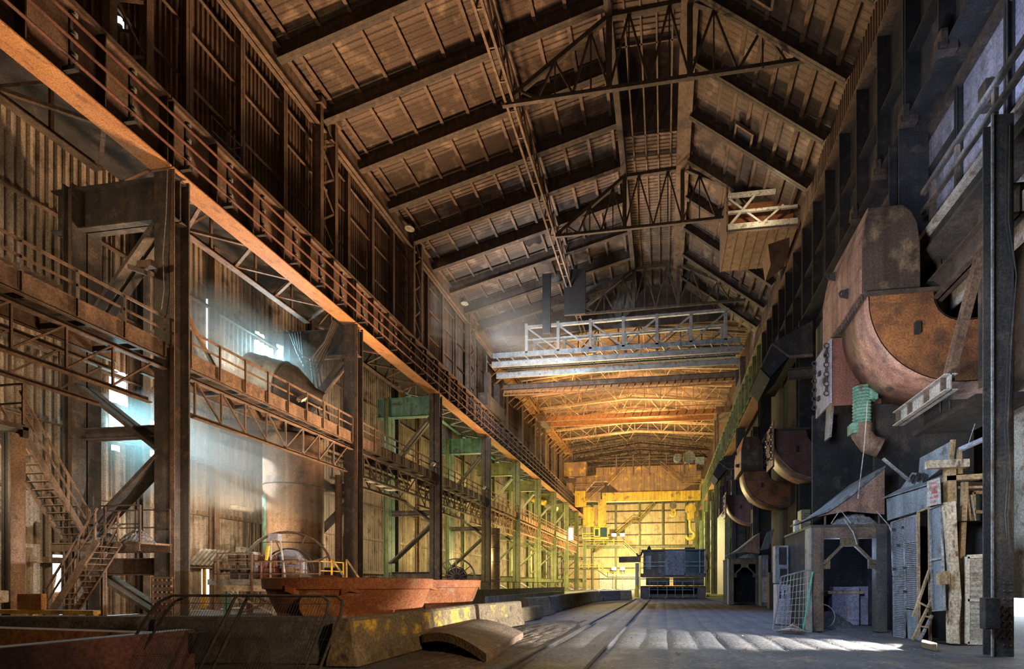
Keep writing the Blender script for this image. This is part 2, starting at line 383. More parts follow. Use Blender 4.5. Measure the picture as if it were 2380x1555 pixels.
# clerestory posts and girts
k = 0
for i in range(len(UY)-1):
    for j in (1,2,3):
        y = UY[i]+(UY[i+1]-UY[i])*j/4
        if y < 12: continue
        o = B().ibar((-23.72,y,22.4), (-23.72,y,34.2), .3, .34, .03, (1,0,0)).build('wall_post', 'rust')
        tag(o, 'dark post against the upper left cladding, %s from the front' % nth(k), 'post', 'upper left wall posts'); k += 1
for i, z in enumerate((24.3,27.0,29.75,32.0)):
    o = B().angle((-23.85,YF,z), (-23.85,YB,z), .15, .04).build('wall_girt', 'rust')
    tag(o, 'horizontal rusty girt on the upper left cladding, %s one up' % nth(i), 'girt', 'upper left girts')
for i, z in enumerate((2.7,5.9,9.1,12.3,15.5,18.75)):
    o = B().angle((XA+.2,YF,z), (XA+.2,YB,z), .26, .05).build('wall_girt', 'girder')
    tag(o, 'horizontal dusty girt on the tall left aisle cladding, %s one up' % nth(i), 'girt', 'left aisle girts')

# ================================================================ LEFT FRAMES
XC = -20.9
def left_frame(k, y):
    m = 'dark' if k < 4 else 'green'; mb = 'rust' if k < 2 else m; mi = m if k != 2 and k != 3 else 'teal'  # same green paint throughout; near frames carry their shade as dark colour
    lab = 'frame of two tall steel columns with cross beam and K braces on the left side, %s from the front' % nth(k)
    t = thing('column_frame', lab, 'column frame', (-23.5,y,0), 'left column frames')
    b = B(); b.ibar((-21.36,y+.4,0), (-21.36,y+.4,19.4), .92, .78, .06, (0,1,0)); b.build('outer_column', m, t)
    B().box(-21.0, y-.03, 0, -20.78, y+.0, 19.4).build('cover_strip', mb, t)
    b = B(); b.ibar((-26.1,y+.45,0), (-26.1,y+.45,19.3), 1.15, .5, .05, (1,0,0)); b.build('inner_column', mi, t)
    B().box(-26.3, y+.05, 0, -25.9, y+.2, 19.2).build('column_rib', mb if k < 2 else 'green', t)
    b = B(); b.ibar((-20.95,y+.4,18.35), (-27.3,y+.4,18.35), .6, 1.85, .05); b.build('cross_beam', m if k < 2 else ('teal' if k in (2,3) else 'green'), t)
    for p, q in (((-21.7,17.4),(-25.8,12.7)), ((-25.8,10.4),(-21.7,7.4)), ((-21.7,7.2),(-25.8,3.6)), ((-25.7,2.4),(-21.8,.25))):
        B().bar((p[0],y+.15,p[1]), (q[0],y+.15,q[1]), .16, .32, (0,1,0)).bar((p[0]-.0,y+.62,p[1]), (q[0],y+.62,q[1]), .16, .32, (0,1,0)).build('diagonal_brace', m, t)
    B().ibar((-21.8,y+.4,8.3), (-25.8,y+.4,8.3), .4, .5, .04).build('strut', m, t)
    B().ibar((-21.8,y+.4,2.35), (-25.8,y+.4,2.35), .5, .75, .05).build('lower_beam', mb, t)
    b = B()
    b.box(-21.9, y-.06, 0, -20.85, y-.02, 1.9)
    for i in range(5):
        for j in range(7): b.ball((-21.78+i*.22, y-.06, .2+j*.26), .055, 4)
    b.build('riveted_base_plate', 'rust' if k < 3 else m, t)
    return t
for k, y in enumerate(YC): left_frame(k, y)
k = 0
for i in range(len(YC)-1):
    for f in (.34, .67):
        y = YC[i]+(YC[i+1]-YC[i])*f
        o = B().ibar((-27.6,y,0), (-27.6,y,22.4), .36, .4, .03, (1,0,0)).build('wall_post', 'green' if i > 2 else ('dark' if f < .5 else 'girder')); tag(o, 'slim post against the left aisle cladding, %s from the front' % nth(k), 'post', 'left aisle wall posts'); k += 1

# crane girder, one per bay
GY = [4.0]+YC+[YB-.5]
for i in range(len(GY)-1):
    y0, y1 = GY[i]+.03, GY[i+1]-.03
    lab = 'deep brown crane runway girder on the left columns, %s span from the front' % nth(i)
    t = thing('crane_girder', lab, 'girder', (-21.43,(y0+y1)/2,19.5), 'left runway girders')
    far = i > 3
    B().box(-21.97, y0, 19.5, -20.9, y1, 19.56).build('bottom_flange', 'orange', t)
    B().box(-21.47, y0, 19.56, -21.40, y1, 22.45).build('web', 'girder', t)
    B().box(-22.1, y0, 22.45, -20.95, y1, 22.55).build('top_flange', 'girder', t)
    n = 6
    for j in range(n+1):
        y = y0+.1+(y1-y0-.2)*j/n; B().box(-21.40, y-.02, 19.56, -20.98, y+.02, 22.45).build('stiffener', 'rustdark', t)
    B().box(-21.46, y0, 22.55, -21.38, y1, 22.7).build('crane_rail', 'rust', t)
# conductor rails on insulator brackets
for i, (z, lab) in enumerate(((20.05,'lowest of the three thin conductor rails along the left crane girder'),(20.75,'middle of the three thin conductor rails along the left crane girder'),(21.5,'topmost of the three thin conductor rails along the left crane girder'))):
    o = B().angle((-20.55,4,z), (-20.55,116,z), .13, .03).build('conductor_rail', 'redplate'); tag(o, lab, 'rail', 'conductor rails')
t0 = thing('insulator_bracket', 'x', 'bracket', (-20.9,0,19.7), 'conductor rail brackets')
b = B().bar((-21.0,0,19.75), (-20.45,0,19.75), .14, .16).bar((-20.72,0,19.75),(-20.72,0,21.75),.09,.09); b.build('bracket_arm', 'black', t0)
for z in (20.3, 21.05, 21.75):
    b = B(); b.lathe([(.01,-.24),(.07,-.24),(.07,-.18),(.12,-.16),(.07,-.13),(.12,-.1),(.07,-.07),(.12,-.04),(.07,-.01),(.01,0)], (-20.6,0,z), n=10); b.build('insulator', 'dark', t0)
for i in range(38):
    y = 10.3+i*2.12+(.15 if i % 3 else 0)
    lab = 'stacked insulator bracket holding the conductor rails, %s from the front' % nth(i)
    if i == 0: t0.location.y = y; t0['label'] = lab
    else: dup(t0, (0, y-10.3, 0), lab)
# horizontal surge truss beside each girder
for i in range(len(GY)-1):
    y0, y1 = GY[i]+.9, GY[i+1]-.1
    lab = 'flat lattice truss behind the left crane girder, %s span from the front' % nth(i)
    t = thing('surge_truss', lab, 'truss', (-23.2,(y0+y1)/2,19.9), 'left surge trusses')
    B().angle((-24.5,y0,19.9), (-24.5,y1,19.9), .42, .05).build('chord', 'rust' if i < 3 else 'teal', t)
    b = B(); n = 4
    for j in range(n):
        a = y0+(y1-y0)*j/n; c = y0+(y1-y0)*(j+.5)/n; e = y0+(y1-y0)*(j+1)/n
        b.bar((-24.4,a,19.9), (-22.0,c,19.8), .14, .14); b.bar((-22.0,c,19.8), (-24.4,e,19.9), .14, .14)
        b.bar((-24.5,c,19.9), (-24.5,c,21.9), .12, .12); b.bar((-24.5,a,20.0), (-24.5,c,21.9), .1, .1)
    b.build('lacing', 'rust' if i < 3 else 'grey', t)

# walkway through the left frames, one per bay
for i in range(len(GY)-1):
    y0, y1 = GY[i]+(.95 if i else 0), GY[i+1]-.12
    if i > 8: break
    lab = 'raised steel walkway with handrail and lattice underside on the left, %s span from the front' % nth(i)
    mm = 'rust' if i < 4 else 'orange'
    t = thing('walkway', lab, 'walkway', (-22.3,(y0+y1)/2,9.1), 'left walkways')
    B().box(-23.6, y0, 11.75, -21.2, y1, 11.82).build('deck', 'rustdark', t)
    for x in (-21.15, -23.6): B().ibar((x,y0,11.58), (x,y1,11.58), .16, .75, .03).build('channel', mm, t)
    n = max(3, round((y1-y0)/1.9))
    for j in range(n): B().bar((-23.5,y0+(j+.5)*(y1-y0)/n,11.35), (-21.25,y0+(j+.5)*(y1-y0)/n,11.35), .14, .22).build('cross_bearer', 'rustdark', t)
    n = max(3, round((y1-y0)/1.52)); ps = [y0+.06+(y1-y0-.12)*j/n for j in range(n+1)]
    for y in ps: B().bar((-21.06,y,11.3), (-21.06,y,12.95), .09, .05, (0,1,0)).build('post', mm, t)
    B().bar((-21.1,y0,12.98), (-21.1,y1,12.98), .08, .1).build('handrail', mm, t)
    B().bar((-21.1,y0,12.45), (-21.1,y1,12.45), .06, .08).build('mid_rail', mm, t)
    for x in ((-21.15, -23.6) if i != 1 else (-21.15,)):
        B().angle((x,y0,10.9), (x,y1,10.9), .24, .05).build('top_chord', mm, t); B().angle((x,y0+.2,9.25), (x,y1-.6,9.25), .22, .05).build('bottom_chord', mm, t)
        b = B(); n = max(3, round((y1-y0)/1.55))
        for j in range(n):
            a = y0+.3+(y1-y0-.8)*j/n; c = y0+.3+(y1-y0-.8)*(j+1)/n
            b.bar((x,a,9.3), (x,a,10.85), .08, .06); s = (9.3,10.85) if (j < n/2) else (10.85,9.3)
            b.bar((x,a,s[1]), (x,c,s[0]), .09, .06)
        b.build('lattice', mm, t)
# ================================================================ RIGHT SIDE
# dark plate wall behind the furnaces, near wall with the low daylight opening
b = B()
for i in range(17):
    y0 = 18.4+i*2.8
    b.box(9.6, y0+.01, 0, 9.7, y0+2.79, 19.0)
b.box(9.7, 18.4, 0, 9.8, 66, 19.0)
struct(b.build('wall_right_inner', 'black'))
b = B()
for (y0,y1,z0,z1) in ((YF,12.2,0,12.0),(12.2,15.9,1.2,12.0),(YF,18.3,12.0,22.8)): b.box(9.9, y0, z0, 10.0, y1, z1)
struct(b.build('wall_right_near', 'dark'))
b = B().box(9.84, 12.2, 1.2, 9.88, 15.9, 7.0).build('mounted_sheet', 'cream'); tag(b, 'beige sheet over the bright gap at the right edge', 'sheet')

RYC = [-6.0, 5.8]+YC
for i in range(len(RYC)):
    y0 = RYC[i]+.03; y1 = (RYC+[YB-.4])[i+1]-.03
    far = y0 > 40; m = 'green' if far else 'dark'; zb = 19.1 if far else 17.5
    lab = 'deep stiffened crane runway girder on the right side, %s span from the front' % nth(i)
    t = thing('crane_girder', lab, 'girder', (8.75,(y0+y1)/2,zb), 'right runway girders')
    B().box(8.72, y0, zb+.06, 8.80, y1, 22.95).build('web', m, t)
    B().box(8.2, y0, zb, 9.3, y1, zb+.06).build('bottom_flange', 'orange' if far else 'black', t)  # far flange: the yellow-orange light is put into its colour
    B().box(8.2, y0, 22.95, 9.3, y1, 23.03).build('top_flange', 'rust' if not far else 'green', t)
    B().box(8.3, y0, 19.9, 8.72, y1, 19.96).build('shelf_plate', 'black' if not far else m, t)
    n = max(2, round((y1-y0)/2.1))
    for j in range(n+1):
        y = y0+.05+(y1-y0-.1)*j/n
        B().box(8.23, y-.03, zb+.06, 8.72, y+.03, 22.95).build('stiffener', 'black' if not far else 'green', t)
    B().box(8.7, y0, 23.03, 8.78, y1, 23.18).build('crane_rail', 'rust', t)
for k, y in enumerate(RYC):
    if y < 15: continue
    m = 'black' if y < 75 else 'green'
    lab = 'tall column carrying the right crane girder, %s from the front' % nth(k-2)
    t = thing('crane_column', lab, 'column', (8.6,y+.4,0), 'right crane columns')
    B().ibar((8.55,y+.4,0), (8.55,y+.4,19.08 if y > 40 else 17.48), .95, .8, .06, (0,1,0)).build('shaft', m, t)
    B().box(8.0, y-.05, 0, 9.1, y-.01, 1.6).build('base_plate', m, t)
    if y > 35:
        B().box(7.5, y-.1, 0, 8.0, y+.9, 15.0).build('lower_shaft', m, t)
        for z in (4, 8, 12): B().bar((7.45,y+.2,z), (7.45,y+.9,z+1.4), .08).bar((7.45,y+.9,z+1.4), (7.45,y+.2,z+2.8), .08).build('lacing', m, t)
# near post in front of the timber shed
t = thing('near_column', 'big dark I shaped column standing near the right edge in front of the shed', 'column', (7.4,12.3,0))
B().ibar((7.35,12.15,0), (7.35,12.15,11.9), .44, .32, .03, (0,1,0)).build('shaft', 'dark', t)
B().box(7.11, 11.95, 0, 7.15, 11.99, 11.9).build('edge_strip', 'grey', t)
for i in range(9):
    for x in (7.36, 7.5): B().ball((x, 11.98, .25+i*.17), .025, 3).build('rivet', 'dark', t)
o = B().box(6.86, 11.75, .62, 7.16, 11.96, 1.3).build('junction_box', 'black', bevel=.02); tag(o, 'black box fixed low on the near dark column', 'box')
for i, (x, zz) in enumerate(((7.40,11.0),(7.46,10.6))):
    o = B().path([(x,11.95,11.6),(x-.03,11.93,9.5),(x+.12,11.93,8.3),(x+.02,11.93,6.8),(x-.05,11.93,5.0),(x,11.93,4.0),(x-.06,11.93,3.1),(x-.02,11.93,2.6-.3*i)], .013).build('hanging_cable', 'dark' if i else 'cable')
    tag(o, ('black cable wriggling down the near dark column' if i == 0 else 'brown cable hanging down the near dark column'), 'cable')

# long beams, panels and ledge above the hoods
for i, y in enumerate((15.9, 18.2, 20.4, 22.7)):
    o = B().box(7.95, y-.12, 17.25, 8.5, y+.12, 17.49).box(8.0, y-.2, 17.3, 8.18, y+.2, 17.8).build('beam_clamp', 'rustdark'); tag(o, 'bolted clamp under the edge of the near right girder, %s from the right' % nth(i), 'clamp', 'girder clamps')
t = thing('panel_wall', 'smooth grey lit panels between posts below the near right crane girder', 'panel', (9.2,15,12.6))
for i, (a, c) in enumerate(((-2,8.7),(8.9,14.6),(14.8,16.9),(17.1,19.7),(19.9,21.9),(22.1,26.3),(26.5,36.0))): B().box(9.25, a, 12.62, 9.31, c, 17.45).build('panel', 'lilac', t)
for y in (8.8, 14.7, 17.0, 19.8, 22.0, 26.4): B().ibar((9.17,y,12.62), (9.17,y,17.45), .16, .2, .02, (1,0,0)).build('post', 'black', t)
B().box(9.1, 17.1, 15.9, 9.25, 19.7, 16.05).build('rail', 'black', t); B().box(9.0, 8, 17.2, 9.24, 36, 17.44).build('rail', 'rustdark', t)
o = B().box(9.0, 15.4, 15.2, 9.24, 15.75, 15.9).build('louvre_box', 'rustdark'); tag(o, 'small louvred box on the blue lit panel high on the right', 'box')
t = thing('ledge_beam', 'weathered ledge beam below the grey panels on the right wall', 'beam', (8.4,14,12.0))
B().box(8.0, -2, 12.45, 9.2, 28, 12.6).build('top_plate', 'pale', t); B().box(8.2, -2, 11.95, 8.32, 28, 12.45).build('web', 'black', t); B().box(8.0, -2, 11.85, 8.9, 28, 11.95).build('bottom_flange', 'dark', t)
t = thing('ledge_handrail', 'broken dark handrail standing on the ledge beam at the right edge', 'handrail', (8.1,13,12.6))
for y in (11.2, 13.5, 15.1, 16.3): B().bar((8.1,y,12.6), (8.1,y,13.95), .1, .12).build('post', 'rustdark', t)
B().angle((8.08,10.5,13.9), (8.08,16.9,13.9), .12, .03).build('top_rail', 'dark', t); B().angle((8.08,10.5,13.3), (8.08,16.9,13.3), .12, .03).build('mid_rail', 'dark', t)
t = thing('wall_cladding', 'rough grey wall plates with posts below the ledge beam on the right', 'cladding', (8.8,15,6.5))
for a, c in ((10.5,13.0),(13.1,14.9),(15.0,17.0),(17.1,18.4)): B().box(8.9, a, 10.2, 8.96, c, 11.85).build('plate', 'pale' if a > 12 else 'concrete', t)
for y in (13.05, 14.95, 17.05): B().ibar((8.75,y,7), (8.75,y,11.85), .2, .3, .03, (1,0,0)).build('post', 'dark', t)
o = B().ibar((8.1,12.6,10.45), (8.1,17.4,10.45), .35, .72, .05).build('bracket_beam', 'rustdark'); tag(o, 'short dark beam with pale top edge beside the big hood', 'beam')
o = B().ibar((8.05,13.95,10.1), (7.15,13.75,6.75), .2, .24, .03, (0,1,0)).build('hanger_strut', 'rust'); tag(o, 'slanting rusty hanger strut in front of the big elbow duct', 'strut')
t = thing('support_beam', 'bright edged I beam carrying the underside of the big elbow duct', 'beam', (7,14.8,6.4))
B().ibar((7.0,13.3,6.58), (7.0,16.1,6.58), .3, .42, .03).build('beam', 'grey', t)
for y in (13.5, 14.3, 15.2, 15.9): B().box(6.86, y-.02, 6.4, 7.0, y+.02, 6.76).build('stiffener', 'rustdark', t)

# hood elbow: upper box, rectangular bend, flange, lugs
def hood(dy, lab, upper):
    t = thing('hood_duct', lab, 'duct', (7.2,17+dy,7.5), None)
    cx, cz, R, r = 8.75, 10.2, 2.62, .78
    arc = lambda R, n=18: [(cx-R*math.cos(i*PI/2/n), cz-R*math.sin(i*PI/2/n)) for i in range(n+1)]
    ao = [(cx-R, cz+.15)]+arc(R)+[(11.6, cz-R)]; ai = [(cx-r, cz+.15)]+arc(r)+[(11.6, cz-r)]
    def strip(pts, name, m, off=0):
        b = B(); vs = []
        for (x, z) in pts: vs += [(x,16+dy,z), (x,18.2+dy,z)]
        b.add(vs, [(2*i,2*i+1,2*i+3,2*i+2) for i in range(len(pts)-1)]); o = b.build(name, m, t, smooth=True)
        md = o.modifiers.new('solid', 'SOLIDIFY'); md.thickness = .05; md.offset = 0
    strip(ao, 'outer_skin', 'hood'); strip(ai, 'inner_skin', 'hooddark')
    for y, nm in ((16.02, 'front_face'), (18.15, 'back_face')):
        b = B(); vs = [(x,y+dy,z) for x, z in ao]+[(x,y+dy,z) for x, z in ai]; n = len(ao)
        b.add(vs, [(i,i+1,n+i+1,n+i) for i in range(n-1)]); o = b.build(nm, 'hoodorange' if upper else 'redplate', t)
        md = o.modifiers.new('solid', 'SOLIDIFY'); md.thickness = .04; md.offset = 0
    B().box(6.02, 15.9+dy, 10.3, 8.1, 18.3+dy, 10.4).build('seam_flange', 'rustdark', t)
    for i in range(12): B().tube((5.98,16.1+dy+i*.19,10.24), (5.98,16.1+dy+i*.19,10.46), .035, 6).build('bolt', 'rustdark', t)
    if upper:
        poly = [(5.96,10.4),(5.94,12.0),(6.02,12.6),(6.15,13.0),(7.1,13.0),(7.35,12.75),(7.5,12.4),(7.58,11.8),(7.59,10.4)]
        o = B().prism([(x,16.0+dy,z) for x, z in poly], (0,3.7,0)).build('upper_hood', 'hooddark', t, bevel=.03)
        B().box(5.9, 16.0+dy, 10.42, 5.945, 19.6+dy, 12.0).prism([(5.9,16.0+dy,12.0),(5.945,16.0+dy,12.0),(6.14,16.0+dy,12.98),(6.1,16.0+dy,12.98)], (0,3.6,0)).build('side_plate', 'hood', t)
        for y, z in ((17.0,11.0),(18.2,12.3)):
            B().prism([(5.7,y+dy,z-.1),(5.9,y+dy,z-.16),(5.9,y+dy,z+.16),(5.72,y+dy,z+.1)], (0,.05,0)).torus((5.74,y+dy+.02,z), (0,1,0), .1, .035, 16, 6).build('lifting_lug', 'black', t)
    B().box(7.4, 15.9+dy, 9.05, 7.55, 16.02+dy, 9.4).build('lug', 'black', t)
    return t
hood(0, 'big rusty hood duct with bright orange elbow at right, nearest of the row', True)
hood(13.3, 'dark red curved hood duct behind the nearest big one, showing only its elbow', False)
hood(23.6, 'second tall hood duct in the row with dusty pale top and curved elbow', True)
hood(34.5, 'farthest small red curved hood elbow in the right row', False)
def shield(dy, lab):
    t = thing('hood_shield', lab, 'shield', (6.5,19.3+dy,8.0), None)
    if dy == 0: B().box(5.9, 18.5+dy, 7.9, 7.5, 18.56+dy, 10.28).build('front_plate', 'redplate', t)
    else: B().box(5.98, 19.2+dy, 8.1, 6.04, 20.2+dy, 10.6).build('back_plate', 'rust', t)
    B().box(5.82, 18.5+dy, 8.0, 5.88, 20.2+dy, 10.28).build('side_plate', 'lilac' if dy < 5 else 'hood', t)
    for y, z in ((18.9,9.9),(19.0,9.0),(19.6,9.5),(19.7,8.6)): B().box(5.74, y+dy-.08, z-.08, 5.82, y+dy+.08, z+.08).build('lug', 'black', t)
    for y in (18.65, 20.1):
        b = B()
        for i in range(11): b.torus((5.74,y+dy,8.4+i*.17), (1,0,0) if i % 2 else (0,1,0), .085, .026, 10, 5)
        b.build('chain', 'black', t)
shield(0, 'pinkish and dark red shield plates with chains beside the nearest hood')
shield(9.3, 'narrow hanging shield plate with chain before the dark red elbow')
shield(30.5, 'small shield plate with chain hanging in front of the farthest elbow')
o = B().prism([(6.35,20.3,7.3),(6.35,20.9,7.3),(6.6,21.2,10.5),(6.6,20.3,10.5)], (.08,0,0)).build('hanging_plate', 'grey'); tag(o, 'thin pale plate hanging edge on behind the pink shield', 'plate')
# black charging canopies
def canopy(dy, lab):
    t = thing('charge_canopy', lab, 'canopy', (6.6,27+dy,12.2), None)
    f = [aY(x, y, 25.5) for x, y in ((1794,800),(1889,748),(1889,826),(1835,830),(1790,880),(1767,856))]; f = [p+V((0,dy,0)) for p in f]
    B().prism(f, (0,.08,0)).build('end_plate', 'black', t)
    for (i, j), nm in (((0,1),'roof_plate'),((5,0),'side_plate'),((4,5),'lip_plate'),((3,4),'chute_plate')):
        B().prism([f[i], f[j], f[j]+V((0,3.2,0)), f[i]+V((0,3.2,0))], (0,0,.06)).build(nm, 'black', t)
    B().bar(f[0], f[3], .08).bar(f[3], f[2], .12).bar(f[0], f[5], .06).build('edge_angle', 'rust', t)
    B().ibar(f[3]+V((-.1,-.1,-.9)), f[2]+V((.4,-.1,-.85)), .3, .45, .04).build('rim_beam', 'rustdark', t)
canopy(0, 'black canopy box jutting out above the dark red elbow')
canopy(24, 'smaller black canopy box jutting out beside the farthest elbow')
# hanging housing under the right roof
t = thing('roof_housing', 'pale plank bottomed housing hanging under the right roof slope', 'housing', (8,44.5,30.6))
B().box(5.1, 42, 30.5, 10.7, 47, 30.7).build('floor_panel', 'girder', t)
for i in range(7): B().box(5.12+i*.8, 42.0, 30.44, 5.2+i*.8, 47, 30.5).build('batten', 'rust', t)
B().box(5.1, 42, 30.7, 5.25, 47, 34.5).build('side_panel', 'rust', t)
B().box(5.3, 42.9, 30.7, 10.6, 43.0, 33.5).build('back_panel', 'ladle', t)
B().bar((5.2,42,33.6),(9.0,42,33.6),.3,.25).bar((5.2,42,30.95),(10.7,42,30.95),.3,.45).bar((5.2,42,32.2),(10.7,42,32.2),.2,.2).build('front_rail', 'cream', t)
B().bar((5.3,42,31.1),(7.4,42,33.5),.16).bar((5.3,42.1,33.4),(8.0,42.1,31.1),.16).bar((8.0,42,31.1),(9.6,42,32.4),.16).build('front_lattice', 'cream', t)
o = B().prism([(8.2,40,26.4),(9.6,40,27.4),(9.6,40,28.4),(8.0,40,28.0)], (0,2.2,0)).build('bracket_box', 'girder'); tag(o, 'small brown bracket box on the right wall under the hanging housing', 'bracket')
o = B().lathe([(.42,0),(.42,1.0),(.5,1.05),(.5,1.2),(.42,1.25),(.42,2.4),(.5,2.45),(.5,2.6),(.3,2.7)], (9.6,41.5,24.2), n=16).build('vent_pipe', 'dark', smooth=True); tag(o, 'short dark flanged vent pipe below the bracket box', 'pipe')
o = B().lathe([(.45,0),(.45,1.6),(.6,1.65),(.6,1.9),(.45,1.95),(.45,3.2),(.6,3.3),(.6,3.5),(.01,3.5)], (9.9,18.6,29.8), axis=(.55,0,.6), n=16).build('vent_pipe', 'dark', smooth=True); tag(o, 'dark ringed pipe under the roof at the top right', 'pipe')
# trusses hung under the roof (portal braces)
def roof_truss(y, xl, lab, z0=33.3):
    t = thing('roof_truss', lab, 'truss', (-2,y,z0), None)
    L = V((xl,y,z0)); R = V((10.4,y,z0+.2)); P1 = V((-3.5,y,38.0)); P2 = V((1.6,y,38.2))
    B().bar(L, R, .22, .24).build('bottom_chord', 'rustdark', t)
    B().bar(L, P1, .28).bar(P1, P2, .3).bar(P2, R, .28).build('top_chord', 'rustdark', t)
    b = B(); n = 3
    for a, c, k in ((L,P1,3),(P1,P2,2),(P2,R,3)):
        for i in range(k):
            f0 = a.lerp(c, (i+.5)/k); g0 = V((a.x+(c.x-a.x)*i/k, y, z0+.1)); g1 = V((a.x+(c.x-a.x)*(i+1)/k, y, z0+.1))
            b.bar(g0, f0, .13); b.bar(f0, g1, .13); b.bar(V((f0.x,y,z0)), f0, .1)
    b.bar((-3.5,y,z0), P1, .35, .3); b.bar((1.6,y,z0), P2, .35, .3)
    b.build('lacing', 'rustdark', t)
roof_truss(31.6, -10.6, 'dark roof truss with long thin bottom chord, nearest under the ridge')
roof_truss(44.2, -9.8, 'dark roof truss with long thin bottom chord, second under the ridge')
roof_truss(57.4, -10.4, 'dusty roof truss with thin bottom chord, third and farthest under the ridge')
t = thing('bracing_truss', 'long rusty lattice brace running along the hall under the left roof slope', 'truss', (-10.1,45,33))
for x, z in ((-10.35,33.4),(-9.85,33.4),(-10.25,36.4)): B().bar((x,18,z), (x,YH-.05,z), .16).build('chord', 'rust', t)
b = B()
for i in range(21):
    y = 18.2+i*2.0; b.bar((-10.35,y,33.4), (-10.25,y+1,36.4), .1); b.bar((-10.25,y+1,36.4), (-9.85,y+2,33.4), .1); b.bar((-10.35,y,33.4), (-9.85,y,33.4), .08)
b.build('lacing', 'rust', t)

t = thing('upper_cladding', 'beige stained plates with a dark frame at the upper right edge', 'cladding', (8.6,10.5,9))
for a, c, z0, z1 in ((9.4,11.0,9.6,11.8),(11.1,12.3,9.6,11.8)): B().box(8.5, a, z0, 8.56, c, z1).build('plate', 'concrete', t)
B().bar((8.4,8.6,9.5),(8.4,12.4,9.5),.25,.3).bar((8.4,12.3,4.5),(8.4,12.3,9.5),.25,.3).build('frame', 'rustdark', t); B().box(9.2,8.6,8.0,9.3,12.4,9.2).build('plate', 'hoodorange', t)
# ================================================================ LEFT EQUIPMENT
# stairs and landing in front of the first frame
def stair(lab, p, q, wv, rails, n=14, m='rust', hr=1.25):
    p = V(p); q = V(q); wv = V(wv); t = thing('steel_stair', lab, 'stair', (p+q+wv)/2*1.0-V((0,0,(p.z+q.z)/2-min(p.z,q.z))))
    for s in (V((0,0,0)), wv): B().bar(p+s, q+s, .07, .26, (0,0,1)).build('stringer', m, t)
    for i in range(1, n):
        c = p.lerp(q, i/n); d = (q-p); d.z = 0; d.normalize(); d *= .12
        B().add([c-d, c+d, c+d+wv, c-d+wv, c-d+V((0,0,.03)), c+d+V((0,0,.03)), c+d+wv+V((0,0,.03)), c-d+wv+V((0,0,.03))], [(3,2,1,0),(4,5,6,7),(0,1,5,4),(1,2,6,5),(2,3,7,6),(3,0,4,7)]).build('tread', m, t)
    for s in rails:
        o = wv*s; B().bar(p+o+V((0,0,hr)), q+o+V((0,0,hr)), .06).build('handrail', 'rust', t); B().bar(p+o+V((0,0,hr*.55)), q+o+V((0,0,hr*.55)), .05).build('mid_rail', 'rust', t)
        for f in (.04,.35,.66,.97): c = p.lerp(q, f)+o; B().bar(c, c+V((0,0,hr)), .06).build('post', 'rust', t)
    return t
stair('long steel stair coming down from the upper platform at the far left', (-21.8,14,6.95), (-23.5,17.3,3.35), (-1.15,0,0), (0,1))
stair('lower steel stair crossing down to the floor in front of the first left column', (-21.5,16.1,3.25), (-23.9,16.1,.1), (0,.8,0), (0,1))
t = thing('stair_landing', 'rusty stair landing heaped with grey slag before the first left column', 'landing', (-22.8,17.6,3.0))
B().box(-24.9, 17.0, 3.2, -20.7, 18.3, 3.28).build('deck', 'rust', t)
for y in (17.0, 18.25): B().ibar((-24.9,y,3.08), (-20.7,y,3.08), .1, .32, .02).build('edge_beam', 'rust', t)
for x in (-24.6, -23.2): B().ibar((x,17.6,0.0), (x,17.6,2.95), .16, .16, .02, (1,0,0)).build('leg', 'rust', t)
for y in (17.05, 18.25): B().bar((-24.0,y,4.75),(-20.75,y,4.75),.05).bar((-24.0,y,4.0),(-20.75,y,4.0),.05).bar((-20.75,y,3.2),(-20.75,y,4.75),.06).bar((-22.4,y,3.2),(-22.4,y,4.75),.06).bar((-24.0,y,3.2),(-24.0,y,4.75),.06).build('handrail', 'rustdark', t)
def heap(c, rx, ry, h, n=22, seed=1):
    rnd = random.Random(seed); b = B(); vs = []; N = n
    for j in range(N+1):
        for i in range(N+1):
            u = i/N*2-1; v = j/N*2-1; d = max(0, 1-(u*u+v*v)); vs.append((c[0]+u*rx, c[1]+v*ry, c[2]+h*d*(.75+.5*rnd.random())))
    b.add(vs, [(j*(N+1)+i, j*(N+1)+i+1, (j+1)*(N+1)+i+1, (j+1)*(N+1)+i) for j in range(N) for i in range(N)]); return b
tag(heap((-21.6,17.65,3.28), .7, .5, .5, seed=2).build('slag_heap', 'slag'), 'pale grey slag heap at the right end of the stair landing', 'slag', kind='stuff')
tag(heap((-23.4,17.65,3.28), 1.1, .5, .45, seed=3).build('slag_heap', 'slag'), 'dark grey slag heap in the middle of the stair landing', 'slag', kind='stuff')
t = thing('stair_platform', 'upper stair platform on a dark post at the far left edge', 'platform', (-23,13,0))
B().box(-25.5, 12.2, 6.85, -21.6, 14.1, 7.0).build('deck', 'rustdark', t); B().box(-25.5, 13.95, 6.6, -21.6, 14.1, 6.95).build('edge_beam', 'black', t)
B().ibar((-22.0,13.9,0), (-22.0,13.9,6.7), .3, .34, .03, (0,1,0)).build('post', 'black', t); B().box(-21.83, 13.7, 0, -21.72, 14.1, 6.7).build('post_strip', 'rust', t)
B().bar((-25.5,14.05,8.45),(-21.75,14.05,8.45),.06).bar((-25.5,14.05,7.8),(-21.75,14.05,7.8),.05).bar((-21.75,14.05,7.0),(-21.75,14.05,8.45),.06).bar((-23.4,14.05,7.0),(-23.4,14.05,8.45),.06).build('handrail', 'rust', t)
t = thing('floodlight_box', 'pale grey floodlight box mounted low on the dark stair post', 'lamp', (-21.9,13.5,1.0))
B().prism([(-22.25,13.35,.95),(-21.75,13.35,.95),(-21.75,13.35,1.35),(-22.25,13.35,1.35)], (.06,.3,.03)).build('housing', 'pale', t, bevel=.03)
